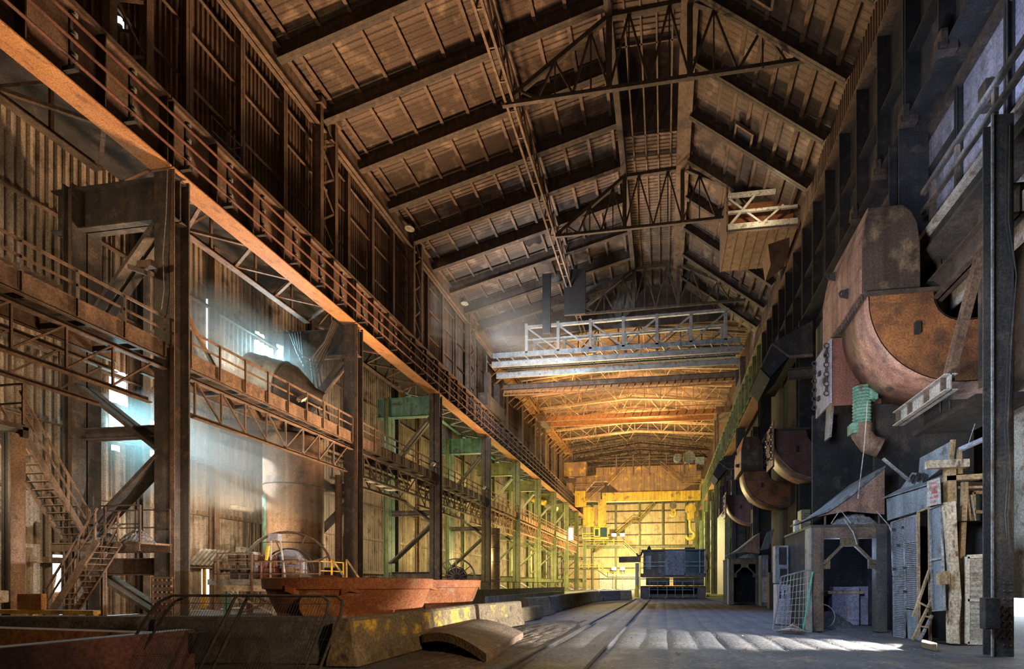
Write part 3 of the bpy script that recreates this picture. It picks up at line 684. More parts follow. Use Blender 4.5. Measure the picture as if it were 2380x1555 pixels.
B().path([(-22.05,13.4,.95),(-21.98,13.4,.7),(-21.95,13.45,0.02)], .015).build('cable', 'pale', t)
o = B().box(-19.75, 12.6, .8, -18.85, 12.75, 1.3).build('orange_box', 'orange', bevel=.02); tag(o, 'square rusty orange sheet box on the yellow rail at left', 'box')
t = thing('yellow_rail', 'low beam with worn yellow paint behind the dark blocks at left', 'rail', (-19,12.6,0))
B().box(-23.5, 12.55, .68, -16.9, 12.75, .8).build('beam', 'yellow', t)
for x in (-21.5, -19.2, -17.0): B().box(x-.07, 12.58, 0, x+.07, 12.72, .68).build('leg', 'yellow', t)
# torn cladding above the doorway, door frame
t = thing('torn_sheet', 'crumpled pale corrugated sheet bent out over the left doorway', 'sheet', (-27.6,26.2,2.6))
b = B(); corr(b, (-27.75,25.4,2.75), (0,2.0,0), (.75,.2,.95), 7, .06, (1,0,-.6)); b.build('sheet', 'pale', t)
B().box(-27.85, 26.5, .1, -27.7, 26.62, 2.6).box(-27.85, 27.25, .1, -27.7, 27.37, 2.6).box(-27.85, 26.5, 2.5, -27.7, 27.37, 2.62).build('door_frame', 'yellow', t)
o = B().box(-29.6, 26.0, .0, -29.4, 28.6, .9).build('yard_block', 'orange'); tag(o, 'orange striped block outside the left doorway', 'block')
t = thing('parked_van', 'pale parked vehicle outside the gap behind the stair', 'vehicle', (-31,19.5,0))
B().box(-32, 17.5, .35, -30.2, 21.5, 1.2).prism([(-31.9,18.0,1.2),(-30.3,18.0,1.2),(-30.5,18.3,2.1),(-31.7,18.3,2.1)], (0,2.8,0)).build('body', 'orange', t, bevel=.08)
B().box(-30.36, 18.5, 1.3, -30.28, 20.6, 1.95).build('window', 'darkglass', t)
for y in (18.3, 20.7): B().tube((-30.4,y,.33), (-30.1,y,.33), .33, 16).build('wheel', 'cable', t)
o = B().box(-40, 5, -.1, -28.3, 45, -.02).build('yard_ground', 'concrete'); struct(o)
o = B().box(17.4, 2, -.12, 40, 45, -.03).build('yard_ground', 'white'); struct(o)  # outdoor glare is put into this ground's white colour
# cable drops and small boxes on the aisle wall
for i, (y, z0, z1) in enumerate(((29.2,2.2,9.0),(29.6,2.6,8.4),(29.9,3.0,9.3),(30.3,2.4,7.6))):
    o = B().path([(-27.6,y,z1),(-27.55,y+.1,(z0+z1)/2),(-27.6,y-.05,z0)], .04).build('wall_cable', 'cable'); tag(o, 'dark cable hanging on the left wall behind the reel platform, %s from the left' % nth(i), 'cable', 'left wall cables')
o = B().box(-27.6, 28.6, 2.9, -27.2, 29.2, 4.0).build('switch_box', 'pale'); tag(o, 'pale switch box on the wall left of the cable reel', 'box')
o = B().box(-27.5, 28.0, 6.35, -27.0, 29.4, 6.6).build('wall_lamp', 'cream'); tag(o, 'horizontal pale lamp housing high on the left wall', 'lamp')
o = B().box(-21.9, 17.85, 14.9, -21.2, 18.1, 15.15).prism([(-22.4,17.9,14.9),(-21.6,17.9,14.6),(-21.6,17.9,14.8),(-22.4,17.9,15.1)], (0,.15,0)).build('mounted_lamp', 'rust'); tag(o, 'small bracket lamp on the back of the first left column', 'lamp')
# big tank and vessel in the aisle
t = thing('tank', 'tall rust brown cylinder standing on the left behind the cable reel', 'tank', (-24.0,29.35,0))
B().lathe([(.01,0),(1.73,0),(1.73,10.9),(1.6,11.1),(.01,11.1)], (-24.0,29.35,0), n=48).build('shell', mat('tank_shell', (.20,.13,.085), (.30,.19,.12), (.13,.09,.065), .7, streak=.35), t, smooth=True)
B().torus((-24.0,29.35,7.9), (0,0,1), 1.73, .04, 48, 6).build('rim', 'rustdark', t)
B().torus((-24.0,29.35,4.2), (0,0,1), 1.74, .03, 48, 6).build('weld_band', 'rustdark', t)
b = B(); vs = []
for i in range(9):
    a = PI*1.25+i*.055
    for z in (3.8+.5*math.sin(i*2.1), 7.2): vs.append((-24.0+1.745*math.cos(a), 29.35+1.745*math.sin(a), z))
b.add(vs, [(2*i,2*i+2,2*i+3,2*i+1) for i in range(8)]); b.build('paint_patch', 'teal', t)
o = B().tube((-22.0,31.0,0), (-22.0,31.0,9.0), .22, 14).build('down_pipe', 'rust', smooth=True); tag(o, 'vertical rusty pipe just right of the big tank', 'pipe')
t = thing('vessel', 'large teal grey drum with tapered neck lying on the upper left walkway', 'vessel', (-24.8,29.6,12))
ax = V((.92,.30,-.22)).normalized(); c = V((-26.6,28.7,14.85))
B().lathe([(.01,0),(1.7,0),(1.7,2.1)], c, ax, 40).build('drum', 'bluegrey', t, smooth=True)
B().lathe([(1.69,2.1),(1.6,2.6),(1.1,3.3),(.62,3.9),(.42,4.6),(.01,4.6)], c, ax, 40).build('neck', 'dark', t, smooth=True)
B().torus(c+ax*2.1, ax, 1.71, .05, 40, 6).build('seam', 'dark', t); B().torus(c+ax*.8, ax, 1.7, .04, 40, 6).build('seam', 'bluegrey', t)
B().box(-26.3, 28.6, 11.85, -25.6, 30.1, 13.3).build('saddle', 'rust', t); B().box(-24.9, 29.0, 11.85, -24.4, 30.4, 13.1).build('saddle', 'rust', t)
o = B().box(-27.6, 27.4, 11.12, -23.7, 30.8, 11.85).build('vessel_deck', 'rustdark'); tag(o, 'dark deck plate under the big drum behind the left walkway', 'deck')
t = thing('ramp_frame', 'orange lit ladder frame leaning on the left walkway behind the first column', 'frame', (-23.2,21.5,11.9))
for x in (-23.4, -22.5): B().bar((x,20.2,14.9), (x,22.6,11.9), .14).build('side_bar', 'orange', t); B().bar((x,20.2,11.9), (x,20.2,15.6), .12).build('upright', 'orange', t)
B().bar((-23.4,20.2,15.5), (-22.5,20.2,15.5), .12).bar((-23.4,20.2,14.2), (-22.5,20.2,14.2), .1).build('crossbar', 'orange', t)
t = thing('winch', 'pale cream winch housing on the left walkway beside the first column', 'winch', (-22.6,20.6,11.85))
B().tube((-23.0,20.6,12.6), (-22.4,20.9,12.6), .42, 8).build('drum', 'cream', t); B().bar((-23.2,20.4,11.9),(-22.3,20.9,12.2),.4,.2).build('base', 'cream', t)
for i in range(5):
    o = B().path([(-25.2+.1*i,30.4+.14*i,18.6+.1*i),(-24.6,30.4+.14*i,17.2-.15*i),(-23.6,30.4+.14*i,16.8-.2*i),(-22.6,30.4+.14*i,17.9),(-22.0,30.4+.14*i,19.3)], .055).build('drooping_cable', 'cable'); tag(o, 'thick black cable looping beside the second left frame, %s from the top' % nth(i), 'cable', 'looping black cables')
for i in range(3):
    o = B().path([(-24.2+.25*i,31.1,17.2),(-23.9+.3*i,31.1,15.0),(-23.5+.35*i,31.0,13.2),(-23.3+.4*i,30.95,11.86)], .05).build('riser_cable', 'redplate' if i == 2 else 'cable'); tag(o, ('red hose' if i == 2 else 'black hose')+' running down to the drum on the walkway, %s from the left' % nth(i), 'hose')

# ---- cable reel platform
DZ = 1.82
t = thing('reel_platform', 'raised platform with rails and braced legs under the cable reel', 'platform', (-19.9,24.2,0))
B().box(-23.0, 22.4, DZ-.08, -16.9, 24.2, DZ).build('deck', 'rustdark', t)
B().box(-23.2, 22.35, DZ-.28, -16.9, 22.42, DZ+.02).build('fascia', 'grey', t)
B().ibar((-22.4,22.6,DZ-.45), (-16.9,22.6,DZ-.45), .2, .3, .03).build('main_beam', 'cream', t)
for x, m in ((-22.3,'teal'),(-19.5,'pale'),(-17.2,'pale')): B().ibar((x,22.6,0), (x,22.6,DZ-.6), .22, .22, .02, (1,0,0)).build('leg', m, t); B().ibar((x,24.0,0), (x,24.0,DZ-.1), .22, .22, .02, (1,0,0)).build('leg', 'rust', t)  # left front leg: teal light is put into its colour
B().bar((-22.2,22.55,1.2),(-19.6,22.55,.1),.07,.1,(0,1,0)).build('brace', 'pale', t); B().bar((-21.4,22.5,.1),(-18.4,22.5,1.25),.07,.1,(0,1,0)).build('brace', 'rust', t)
for x in (-20.2, -19.0, -18.0, -16.95): B().bar((x,22.45,DZ), (x,22.45,2.75), .06).build('post', 'rust', t)
B().bar((-22.9,22.45,2.72),(-16.9,22.45,2.72),.07).build('handrail', 'rust', t); B().bar((-22.9,22.45,2.1),(-16.9,22.45,2.1),.05).build('mid_rail', 'rust', t)
B().bar((-16.9,22.45,2.72),(-16.9,24.2,2.72),.06).bar((-16.9,22.45,2.25),(-16.9,24.2,2.25),.05).bar((-16.9,24.2,1.8),(-16.9,24.2,2.72),.06).build('handrail', 'yellow', t)
t = thing('yellow_stair_rail', 'short yellow handrail sloping down at the right end of the reel platform', 'handrail', (-16.5,24,1))
for y in (23.2, 24.4): B().bar((-16.85,y,2.9),(-15.9,y,1.6),.07).build('rail', 'wornyellow', t); B().bar((-16.85,y,1.75),(-16.85,y,2.9),.06).bar((-15.9,y,0),(-15.9,y,1.6),.06).build('post', 'yellow', t)
t = thing('guard_frame', 'tall rusty guard frame around the switch units on the reel platform', 'frame', (-21.5,22.3,DZ))
for x in (-22.55, -20.6): B().bar((x,22.3,1.1), (x,22.3,3.2), .07).build('post', 'rust', t)
for z in (3.15, 2.85, 2.35): B().bar((-22.55,22.3,z), (-20.6,22.3,z), .06).build('rail', 'rust', t)
for i, x in enumerate((-22.1, -21.5, -20.95)):
    u = thing('switch_unit', 'grey capped switch unit inside the guard frame, %s from the left' % nth(i), 'switch unit', (x,22.8,DZ), 'switch units')
    B().box(x-.12, 22.7, DZ, x+.12, 22.95, 2.4).build('pedestal', 'dark', u); B().box(x-.2, 22.65, 2.55, x+.2, 23.0, 3.1).build('case', 'rust', u)
    B().prism([(x-.24,22.6,3.1),(x+.24,22.6,3.1),(x+.14,22.6,3.24),(x-.14,22.6,3.24)], (0,.45,0)).build('cap', 'pale', u)
    for k in (-.07,0,.07): B().tube((x+k,22.8,2.4), (x+k*1.2,22.8,2.56), .02, 6).build('terminal', 'cable', u)
# the reel
def reel(c, ax, R, lab, nsp=8, thin=.045):
    c = V(c); ax = V(ax).normalized(); t = thing('cable_reel', lab, 'cable reel', (c.x,c.y,c.z-R), None)
    for s in (-.35, .35): B().torus(c+ax*s, ax, R, thin, 56, 8).build('rim', 'rust' if R > 1.9 else 'pale', t, smooth=True)
    u = V((0,0,1)).cross(ax).normalized(); w = ax.cross(u)
    for s in (-.35, .35):
        for k in range(nsp):
            a = 2*PI*(k+.5)/nsp; d = u*math.cos(a)+w*math.sin(a)
            B().bar(c+ax*s*.7+d*.25, c+ax*s+d*R, .07, .07, ax).build('spoke', 'rust' if R > 1.9 else 'pale', t)
    B().tube(c-ax*.45, c+ax*.45, .28, 20).build('hub', 'dark', t)
    b = B()
    for i in range(9): b.torus(c+ax*(-.24+.06*i), ax, R*.56, .032, 40, 6); b.torus(c+ax*(-.24+.06*i), ax, R*.48, .032, 40, 6)
    b.tube(c-ax*.26, c+ax*.26, R*.47, 32); b.build('cable_coil', 'dark', t, smooth=True)
    return t
reel((-21.35,25.75,2.42), (.62,-.78,0), 2.15, 'big spoked cable reel rising over the platform left of the pots')
reel((-21.0,48,2.3), (.5,-.86,0), 1.85, 'smaller many spoked cable reel seen behind the second pot', 14, .05)
t = thing('reel_stand', 'dark steel stand holding the smaller far cable reel', 'stand', (-21,48,0)); B().prism([(-21.8,48,0),(-20.2,48,0),(-20.8,48,2.1),(-21.2,48,2.1)], (0,.15,0)).build('plate', 'dark', t); B().prism([(-22.0,48.6,0),(-20.4,48.6,0),(-21.0,48.6,2.1),(-21.4,48.6,2.1)], (0,.15,0)).build('plate', 'dark', t)
# motor, gear case and tower
t = thing('reel_motor', 'red and grey ribbed electric motor on the reel platform', 'motor', (-20.6,23.4,DZ))
B().tube((-20.9,23.2,2.75), (-20.2,23.6,2.75), .34, 20).build('body', 'redplate', t, smooth=True); B().lathe([(.01,0),(.36,0),(.36,.1)], (-20.98,23.15,2.75), (-.87,-.5,0), 20).build('end_bell', 'lilac', t)
for i in range(5): B().torus(V((-20.8,23.25,2.75)).lerp(V((-20.25,23.57,2.75)), i/4), (.87,.5,0), .35, .03, 24, 6).build('rib', 'redplate', t)
B().box(-20.95, 23.0, DZ, -20.2, 23.8, 2.42).build('plinth', 'redplate', t)
t = thing('gear_case', 'grey gear case bolted in front of the cable reel drum', 'gear case', (-20.0,24.0,DZ))
B().prism([(-20.6,23.9,DZ),(-19.0,23.9,DZ),(-19.0,23.9,2.9),(-19.6,23.9,3.4),(-20.1,23.9,3.45),(-20.6,23.9,2.9)], (0,.3,0)).build('case', 'lilac', t, bevel=.03)
B().tube((-19.6,23.3,2.8), (-19.05,23.5,2.8), .2, 16).build('brake_drum', 'rust', t); B().box(-19.5,23.1,DZ,-18.9,23.6,2.5).build('drive_box', 'rust', t)
t = thing('lamp_tower', 'thin pale A shaped tower with a box on top before the reel', 'tower', (-19.8,22.9,DZ))
for x in (-19.95, -19.1): B().bar((x,22.75,DZ), (-19.9+(x+19.95)*.55,22.75,4.1), .06).build('leg', 'pale', t)
B().box(-19.95, 22.6, 3.8, -19.4, 22.9, 4.15).build('box', 'lilac', t)
o = B().bar((-20.15,22.7,DZ+.9), (-20.0,22.7,3.55), .1).build('yellow_post', 'yrail'); tag(o, 'short yellow and grey post leaning before the cable reel', 'post')

# ---- slag pots
def pot(c, lab):
    t = thing('slag_pot', lab, 'pot', (c[0],c[1],0), 'red rusted slag pots')
    B().lathe([(.01,.0),(1.0,.0),(1.45,.25),(1.72,.6),(1.93,1.05),(2.06,1.42),(2.08,1.46)], (c[0],c[1],0), n=56).build('bowl', 'ladle', t, smooth=True)
    B().lathe([(2.02,1.44),(2.15,1.47),(2.17,1.74),(2.04,1.76),(1.95,1.4),(1.65,.7),(1.1,.3),(.01,.25)], (c[0],c[1],0), n=56).build('rim', 'ladle', t, smooth=True)
    for a in (-1.35, -1.35+PI):
        d = V((math.cos(a), math.sin(a), 0)); p = V((c[0],c[1],1.08))
        tr = B().tube(p+d*1.6, p+d*2.3, .33, 24).build('trunnion', 'orange', t, smooth=True)
        B().lathe([(.75,0),(.62,.22),(.42,.34),(.33,.36)], p+d*1.55, d, 24).build('boss', 'ladle', t, smooth=True)
        s = V((-d.y, d.x, 0))
        for k in (-1, 1): B().prism([p+d*1.55+s*k*.2+V((0,0,.35)), p+d*2.1+s*k*.55+V((0,0,.42)), p+d*2.1+s*k*.75+V((0,0,.5)), p+d*1.5+s*k*1.1+V((0,0,.36))], (0,0,-.16)).prism([p+d*1.5+s*k*.4+V((0,0,-.25)), p+d*1.95+s*k*.5+V((0,0,-.25)), p+d*1.6+s*k*1.2+V((0,0,-.2))], (0,0,-.12)).build('rib', 'ladle', t)
    return t
pot((-8.75,12.95), 'big red rusted slag pot nearest the camera behind the yellow barrier')
pot((-9.45,18.6), 'big red rusted slag pot standing behind the nearest one')

# ---- concrete barriers
def barrier(p, q, lab, m='concrete', h=.93, tilt=0, yellow=()):
    p = V(p); q = V(q); d = (q-p).normalized(); s = V((d.y,-d.x,0))
    prof = ((-.34,0),(.34,0),(.33,.1),(.24,.4),(.19,h-.05),(.14,h),(-.14,h),(-.19,h-.05),(-.24,.4),(-.33,.1))
    t = thing('concrete_barrier', lab, 'barrier', (p+q)/2, None)
    o = B().prism([p+s*a+V((0,0,z))+s*tilt*z for a, z in prof], q-p).build('block', m, t, bevel=.02)
    for f0, f1 in yellow:
        a0 = p.lerp(q, f0); a1 = p.lerp(q, f1); k = s*.004
        B().add([a0+s*.24+k+V((0,0,.4)), a1+s*.24+k+V((0,0,.4)), a1+s*.19+k+V((0,0,h-.06)), a0+s*.19+k+V((0,0,h-.06))], [(0,1,2,3)]).build('paint_band', M['wornyellow'], t)
    return t
barrier((-6.15,8.75,0), (-6.2,12.2,0), 'dusty barrier block with yellow patches at the near corner', yellow=((.02,.98),))
barrier((-6.22,12.25,0), (-6.28,15.4,0), 'dusty barrier block with faint yellow patches behind the corner block', yellow=((.02,.85),))
barrier((-6.2,15.55,0), (-5.75,18.9,0), 'barrier block with one bright yellow band beyond the gap', yellow=((.22,.62),))
barrier((-6.3,19.4,0), (-5.9,22.4,0), 'low sunken barrier block just behind the yellow banded one', h=.6, tilt=.3)
barrier((-6.4,22.8,0), (-6.0,25.6,0), 'leaning brown barrier block beside the blue grey one', tilt=-.25)
barrier((-6.2,25.9,0), (-6.3,28.8,0), 'blue grey barrier block with a dark stain in the middle of the row', m='concdark')
barrier((-6.5,29.2,0), (-6.4,33.0,0), 'brown barrier block next beyond the blue grey one')
barrier((-6.4,33.3,0), (-6.4,37.2,0), 'brown barrier block fourth from the far end of the row')
barrier((-6.4,37.5,0), (-6.5,41.5,0), 'brown barrier block third from the far end of the row')
barrier((-6.5,41.8,0), (-6.2,45.8,0), 'brown barrier block where the row bends towards the machine')
barrier((-5.9,46.3,0), (-4.7,50.0,0), 'far barrier block turned across the floor, left of the yellow patched one', m='concdark')
barrier((-4.55,50.1,0), (-3.4,50.9,0), 'last small yellow patched barrier block beside the dark machine', yellow=((.1,.5),))
barrier((-10.35,8.95,0), (-6.65,9.35,0), 'black sooty barrier block standing crosswise behind the mesh fence', m='concdark')
barrier((-15.2,8.35,0), (-10.6,8.85,0), 'black sooty barrier block crosswise at the left behind the orange lit slab', m='concdark')
o = B().box(-8.95, 3.0, 0, -8.6, 8.05, .76).build('concrete_wall', 'redplate', bevel=.03); tag(o, 'low dark reddish wall at the bottom left corner nearest the camera', 'wall')
o = B().prism([(-14,7.75,0),(-8.98,7.75,0),(-8.98,7.75,.7),(-14,7.75,.77)], (0,.3,0)).build('concrete_slab', 'orange'); tag(o, 'orange lit low slab behind the dark wall at bottom left', 'slab')  # orange light on the concrete is put into its colour
o = B().box(-8.62, 7.9, .35, -8.5, 8.25, .7).build('wall_bracket', 'black'); tag(o, 'small black bracket on the end of the near low wall', 'bracket')
o = B().box(-8.6, 23, 0, -8.45, 41, .98).build('plate_wall', 'bluegrey'); tag(o, 'long low blue grey steel plate behind the middle barriers', 'plate')
o = B().box(-13, 30, 0, -12.6, 62, 1.2).build('pit_kerb', 'concrete'); tag(o, 'beige pit kerb running along the left columns', 'kerb')
t = thing('kerb_railing', 'thin dark railing on the far stretch of pit kerb', 'railing', (-12.8,50,1.2)); B().bar((-12.8,33,1.75),(-12.8,62,1.75),.05).build('rail', 'dark', t)
for i in range(8): B().bar((-12.8,33+i*4.1,1.2),(-12.8,33+i*4.1,1.75),.05).build('post', 'dark', t)

# ---- crowd fences leaning over the black blocks
def fence(dx, dy, lab, x0=-8.6, x1=-5.35):
    t = thing('mesh_fence', lab, 'fence', ((x0+x1)/2+dx,7+dy,0), 'leaning mesh fences')
    T = lambda x, z: V((x+dx, 6.75+dy+.62*z/1.4, z))
    r = .022; c = .28
    pts = [T(x0-.25,.02), T(x0-.02,1.4-c), T(x0+.06,1.4-c*.4), T(x0+c,1.4), T(x1-c*.6,1.4), T(x1-.03,1.4-c*.3), T(x1,1.4-c), T(x1-.12,.02)]
    B().path(pts, r, 8).build('tube_frame', 'black', t, smooth=True)
    B().bar(T(-7.1,1.4), T(-7.3,.02), .035).build('middle_leg', 'black', t)
    b = B(); n = 62
    for i in range(1, n):
        x = x0+.05+(x1-x0-.1)*i/n; b.bar(T(x-.12,.15), T(x,1.38), .0032)
    for k in range(5): b.bar(T(x0,.15+.28*k), T(x1-.05,.15+.28*k), .005)
    o = b.build('wire_mesh', 'black', t); o['kind'] = 'stuff'
fence(0, 0, 'dark tube fence with wire mesh leaning before the black blocks, front one of two')
fence(.08, .16, 'dark tube fence leaning close behind the front mesh fence', -8.55, -5.3)

# ---- curved scrap plate, floor rails, scrap
A_, B_, C_, D_ = aZ(980,1490,.22), aZ(1062,1455,.18), aZ(1216,1478,.12), aZ(1130,1532,.08)
b = B(); n = 16; top = []; bot = []
for j in range(n+1):
    for i in range(n+1):
        u, v = i/n, j/n; p = (A_*(1-u)+D_*u)*(1-v)+(B_*(1-u)+C_*u)*v; z = p.z+.33*math.sin(PI*(u*.75+.15))
        top.append((p.x,p.y,z)); bot.append((p.x,p.y,z-.2))
q = lambda j, i: j*(n+1)+i; m_ = len(top)
b.add(top+bot, [(q(j,i),q(j,i+1),q(j+1,i+1),q(j+1,i)) for j in range(n) for i in range(n)]+[(m_+q(j,i),m_+q(j+1,i),m_+q(j+1,i+1),m_+q(j,i+1)) for j in range(n) for i in range(n)]
  +[(q(0,i),m_+q(0,i),m_+q(0,i+1),q(0,i+1)) for i in range(n)]+[(q(n,i),q(n,i+1),m_+q(n,i+1),m_+q(n,i)) for i in range(n)]
  +[(q(j,0),q(j+1,0),m_+q(j+1,0),m_+q(j,0)) for j in range(n)]+[(q(j,n),m_+q(j,n),m_+q(j+1,n),q(j+1,n)) for j in range(n)])
tag(b.build('curved_plate', 'scrap', smooth=True), 'thick arched scrap plate lying on the floor before the barriers', 'plate')
for i, x in enumerate((-2.95, -1.45)):
    o = B().box(x-.035, 4.0, -.03, x+.035, 52, .03).build('floor_rail', 'black'); tag(o, ('left' if i == 0 else 'right')+' floor rail set in the slab running towards the dark machine', 'rail')
rnd = random.Random(5)
tag(heap((-4.3,14.5,-.03), 1.5, 7.5, .10, 30, 9).build('dirt_bank', 'dirt'), 'low bank of dirt swept along the foot of the barriers', 'dirt', kind='stuff')
b = B()
for i in range(300):
    x = rnd.uniform(-4.5, 7.0); y = 7.5+rnd.random()**1.6*26; s = rnd.uniform(.006,.022)
    b.prism([(x-s,y-s*.7,-.01),(x+s,y-s,-.01),(x+s*.6,y+s,-.01),(x-s*.8,y+s*.8,-.01)], (s*.2,0,s*1.2))
tag(b.build('grit', 'slag'), 'scattered grey grit and stones over the hall floor', 'grit', kind='stuff')
# ================================================================ FAR END
# grey lattice bridge crane
t = thing('bridge_crane', 'grey galvanised lattice bridge crane spanning the hall below the roof step', 'crane', (-6,58,26))
xs = [-16.15+3.83*i for i in range(7)]
for y, s in ((57.0,0),(60.5,1)):
    B().bar((-16.15,y,32.0), (7.2,y,32.3), .28, .3).build('top_chord', 'grey', t); B().bar((-20.3,y,28.9), (8.4,y,28.8), .3, .5).build('bottom_chord', 'bluegrey', t)
    for x in xs: B().bar((x,y,28.9), (x,y,32.4), .34, .3, (0,1,0)).build('upright', 'grey', t)
    b = B()
    for i in range(6):
        a, c = (32.0,29.0) if i < 3 else (29.0,32.0)
        b.bar((xs[i],y,a), (xs[i+1],y,c), .16)
    b.bar((xs[0],y,30.5), (7.0,y,30.7), .14); b.build('diagonal', 'grey', t)
for y, z, mm in ((56.6,27.65,'grey'),(58.2,27.0,'grey'),(60.8,26.6,'rust')): B().ibar((-20.3,y,z), (8.6,y,z), .3, .62, .04).build('girder', mm, t)
b = B()
for i in range(16): b.bar((-19.8+i*1.78,56.6,28.5), (-18.9+i*1.78,58.2,27.8), .1)
b.bar((-20.3,58.2,27.9),(8.5,58.2,27.9),.1); b.build('walkway_lattice', 'grey', t)
B().box(-20.3, 61.0, 26.0, 8.6, 61.3, 26.5).build('apron_plate', 'orange', t)
b = B()
for i in range(30): b.bar((-20+i*.97,60.9,26.6), (-20.3+i*.97,60.9,25.7), .1)
b.bar((-20.3,60.9,25.6),(8.6,60.9,25.6),.14); b.build('apron_rib', 'orange', t)
B().box(-21.8, 56.0, 22.72, -20.6, 62.2, 24.2).box(-21.4, 57, 24.2, -20.8, 57.8, 27).box(-21.4, 60.4, 24.2, -20.8, 61, 27).build('end_carriage', 'rustdark', t); B().box(8.3, 56.0, 23.2, 9.2, 62.2, 24.6).box(8.4, 57, 24.6, 9, 57.8, 27).box(8.4, 60.4, 24.6, 9, 61, 27).build('end_carriage', 'rustdark', t)
for x, w_, z in ((-13.0,.9,28.6),(-10.6,2.3,30.4)):
    o = B().box(x, 52.0, z, x+w_, 52.3, 35.2 if w_ > 1 else 35.0).build('hanging_curtain', 'nearblack'); tag(o, ('wide' if w_ > 1 else 'narrow')+' torn black curtain hanging before the grey bridge crane', 'curtain')
# trusses of the low far roof
def far_truss(i, y):
    lab = 'low gabled lattice roof truss in the orange lit far roof, %s beyond the bridge crane' % nth(i)
    t = thing('roof_truss', lab, 'truss', (-6,y,32.4), 'far roof trusses')
    m = 'rust' if i == 0 else ('truss' if i < 7 else 'rustdark')  # lit trusses get the paler steel, light put into colour
    xl, xr, xm = -22.6, 10.4, -6.0
    B().bar((xl,y,32.4), (xm,y,33.6), .4, .35).bar((xm,y,33.6), (xr,y,32.4), .4, .35).build('bottom_chord', m, t)
    B().bar((xl,y,34.3), (xm,y,36.5), .3, .3).bar((xm,y,36.5), (xr,y,34.3), .3, .3).build('top_chord', m, t)
    b = B(); n = 12
    for k in range(n):
        x0 = xl+(xr-xl)*k/n; x1 = xl+(xr-xl)*(k+1)/n; h = lambda x: 1-abs(x-xm)/16.5
        b.bar((x0,y,32.4+1.2*h(x0)), (x0,y,34.3+2.2*h(x0)), .14)
        if k % 2: b.bar((x0,y,34.3+2.2*h(x0)), (x1,y,32.4+1.2*h(x1)), .13)
        else: b.bar((x0,y,32.4+1.2*h(x0)), (x1,y,34.3+2.2*h(x1)), .13)
    b.build('lacing', m, t)
    for k in range(9):
        x0 = xl+2+(xr-xl-4)*k/8; h = 1-abs(x0-xm)/16.5
        B().bar((x0,y,32.5+1.2*h), (x0+(1.6 if k % 2 else -1.6),y+6.2,32.5+1.2*h), .1).build('longitudinal_brace', m, t)
for i in range(12): far_truss(i, 66.5+i*6.25)
for i in range(11):
    x = -21.5+i*3.1; h = 1-abs(x+6)/16.5
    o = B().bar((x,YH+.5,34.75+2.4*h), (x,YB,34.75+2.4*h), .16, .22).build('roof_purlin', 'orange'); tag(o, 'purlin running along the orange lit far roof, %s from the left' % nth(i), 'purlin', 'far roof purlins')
def far_bridge(i, y, z, lab):
    t = thing('bridge_crane', lab, 'crane', (-6,y,z), None)
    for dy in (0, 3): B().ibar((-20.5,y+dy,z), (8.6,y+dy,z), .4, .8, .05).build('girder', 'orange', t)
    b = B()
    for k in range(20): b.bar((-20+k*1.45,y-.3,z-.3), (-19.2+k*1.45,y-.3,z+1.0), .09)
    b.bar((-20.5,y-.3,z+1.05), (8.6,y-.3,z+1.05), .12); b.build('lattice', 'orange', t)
    for xx, z_ in ((-21.42,22.71),(8.74,23.19)):
        for yy in (y-.5,y+3): B().box(xx-.2,yy,z_,xx+.2,yy+.4,z-.2).build('leg', 'rust', t)
    B().box(-21.6,y-1,z-.6,-20.3,y+4,z+.4).build('end_carriage', 'rust', t); B().box(8.4,y-1,z-.6,10.8,y+4,z+.4).build('end_carriage', 'rust', t)
far_bridge(0, 84, 30.2, 'dusty orange bridge girder behind the grey lattice crane, high in the far roof')
# orange walkway under the far left eave
for i in range(4):
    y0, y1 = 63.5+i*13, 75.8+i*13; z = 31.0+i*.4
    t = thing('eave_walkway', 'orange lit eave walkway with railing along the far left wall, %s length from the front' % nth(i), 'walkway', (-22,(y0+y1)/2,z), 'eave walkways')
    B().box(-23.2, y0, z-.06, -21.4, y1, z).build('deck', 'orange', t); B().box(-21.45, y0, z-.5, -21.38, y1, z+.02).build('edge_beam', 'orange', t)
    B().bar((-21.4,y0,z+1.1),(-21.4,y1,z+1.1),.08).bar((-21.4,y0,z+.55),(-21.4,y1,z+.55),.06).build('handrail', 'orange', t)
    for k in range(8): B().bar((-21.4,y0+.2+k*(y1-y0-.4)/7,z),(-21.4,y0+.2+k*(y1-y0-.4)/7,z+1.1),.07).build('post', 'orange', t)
    b = B()
    for k in range(6): b.bar((-23.5,y0+.5+k*2.2,z-1.8), (-21.6,y0+.5+k*2.2,z-.3), .16)
    for k in range(6): B().bar((-23.5,y0+.5+k*2.2,z-1.8), (-21.6,y0+.5+k*2.2,z-.3), .16).build('bracket', 'orange', t)
for i, y in enumerate((70,78,86,94,102,110)):
    o = B().box(-23.6, y, 22.6, -22.9, y+1.0, 32).build('wall_pier', 'rust'); tag(o, 'brown pier on the far upper left wall, %s beyond the grey crane' % nth(i), 'pier', 'far left piers')

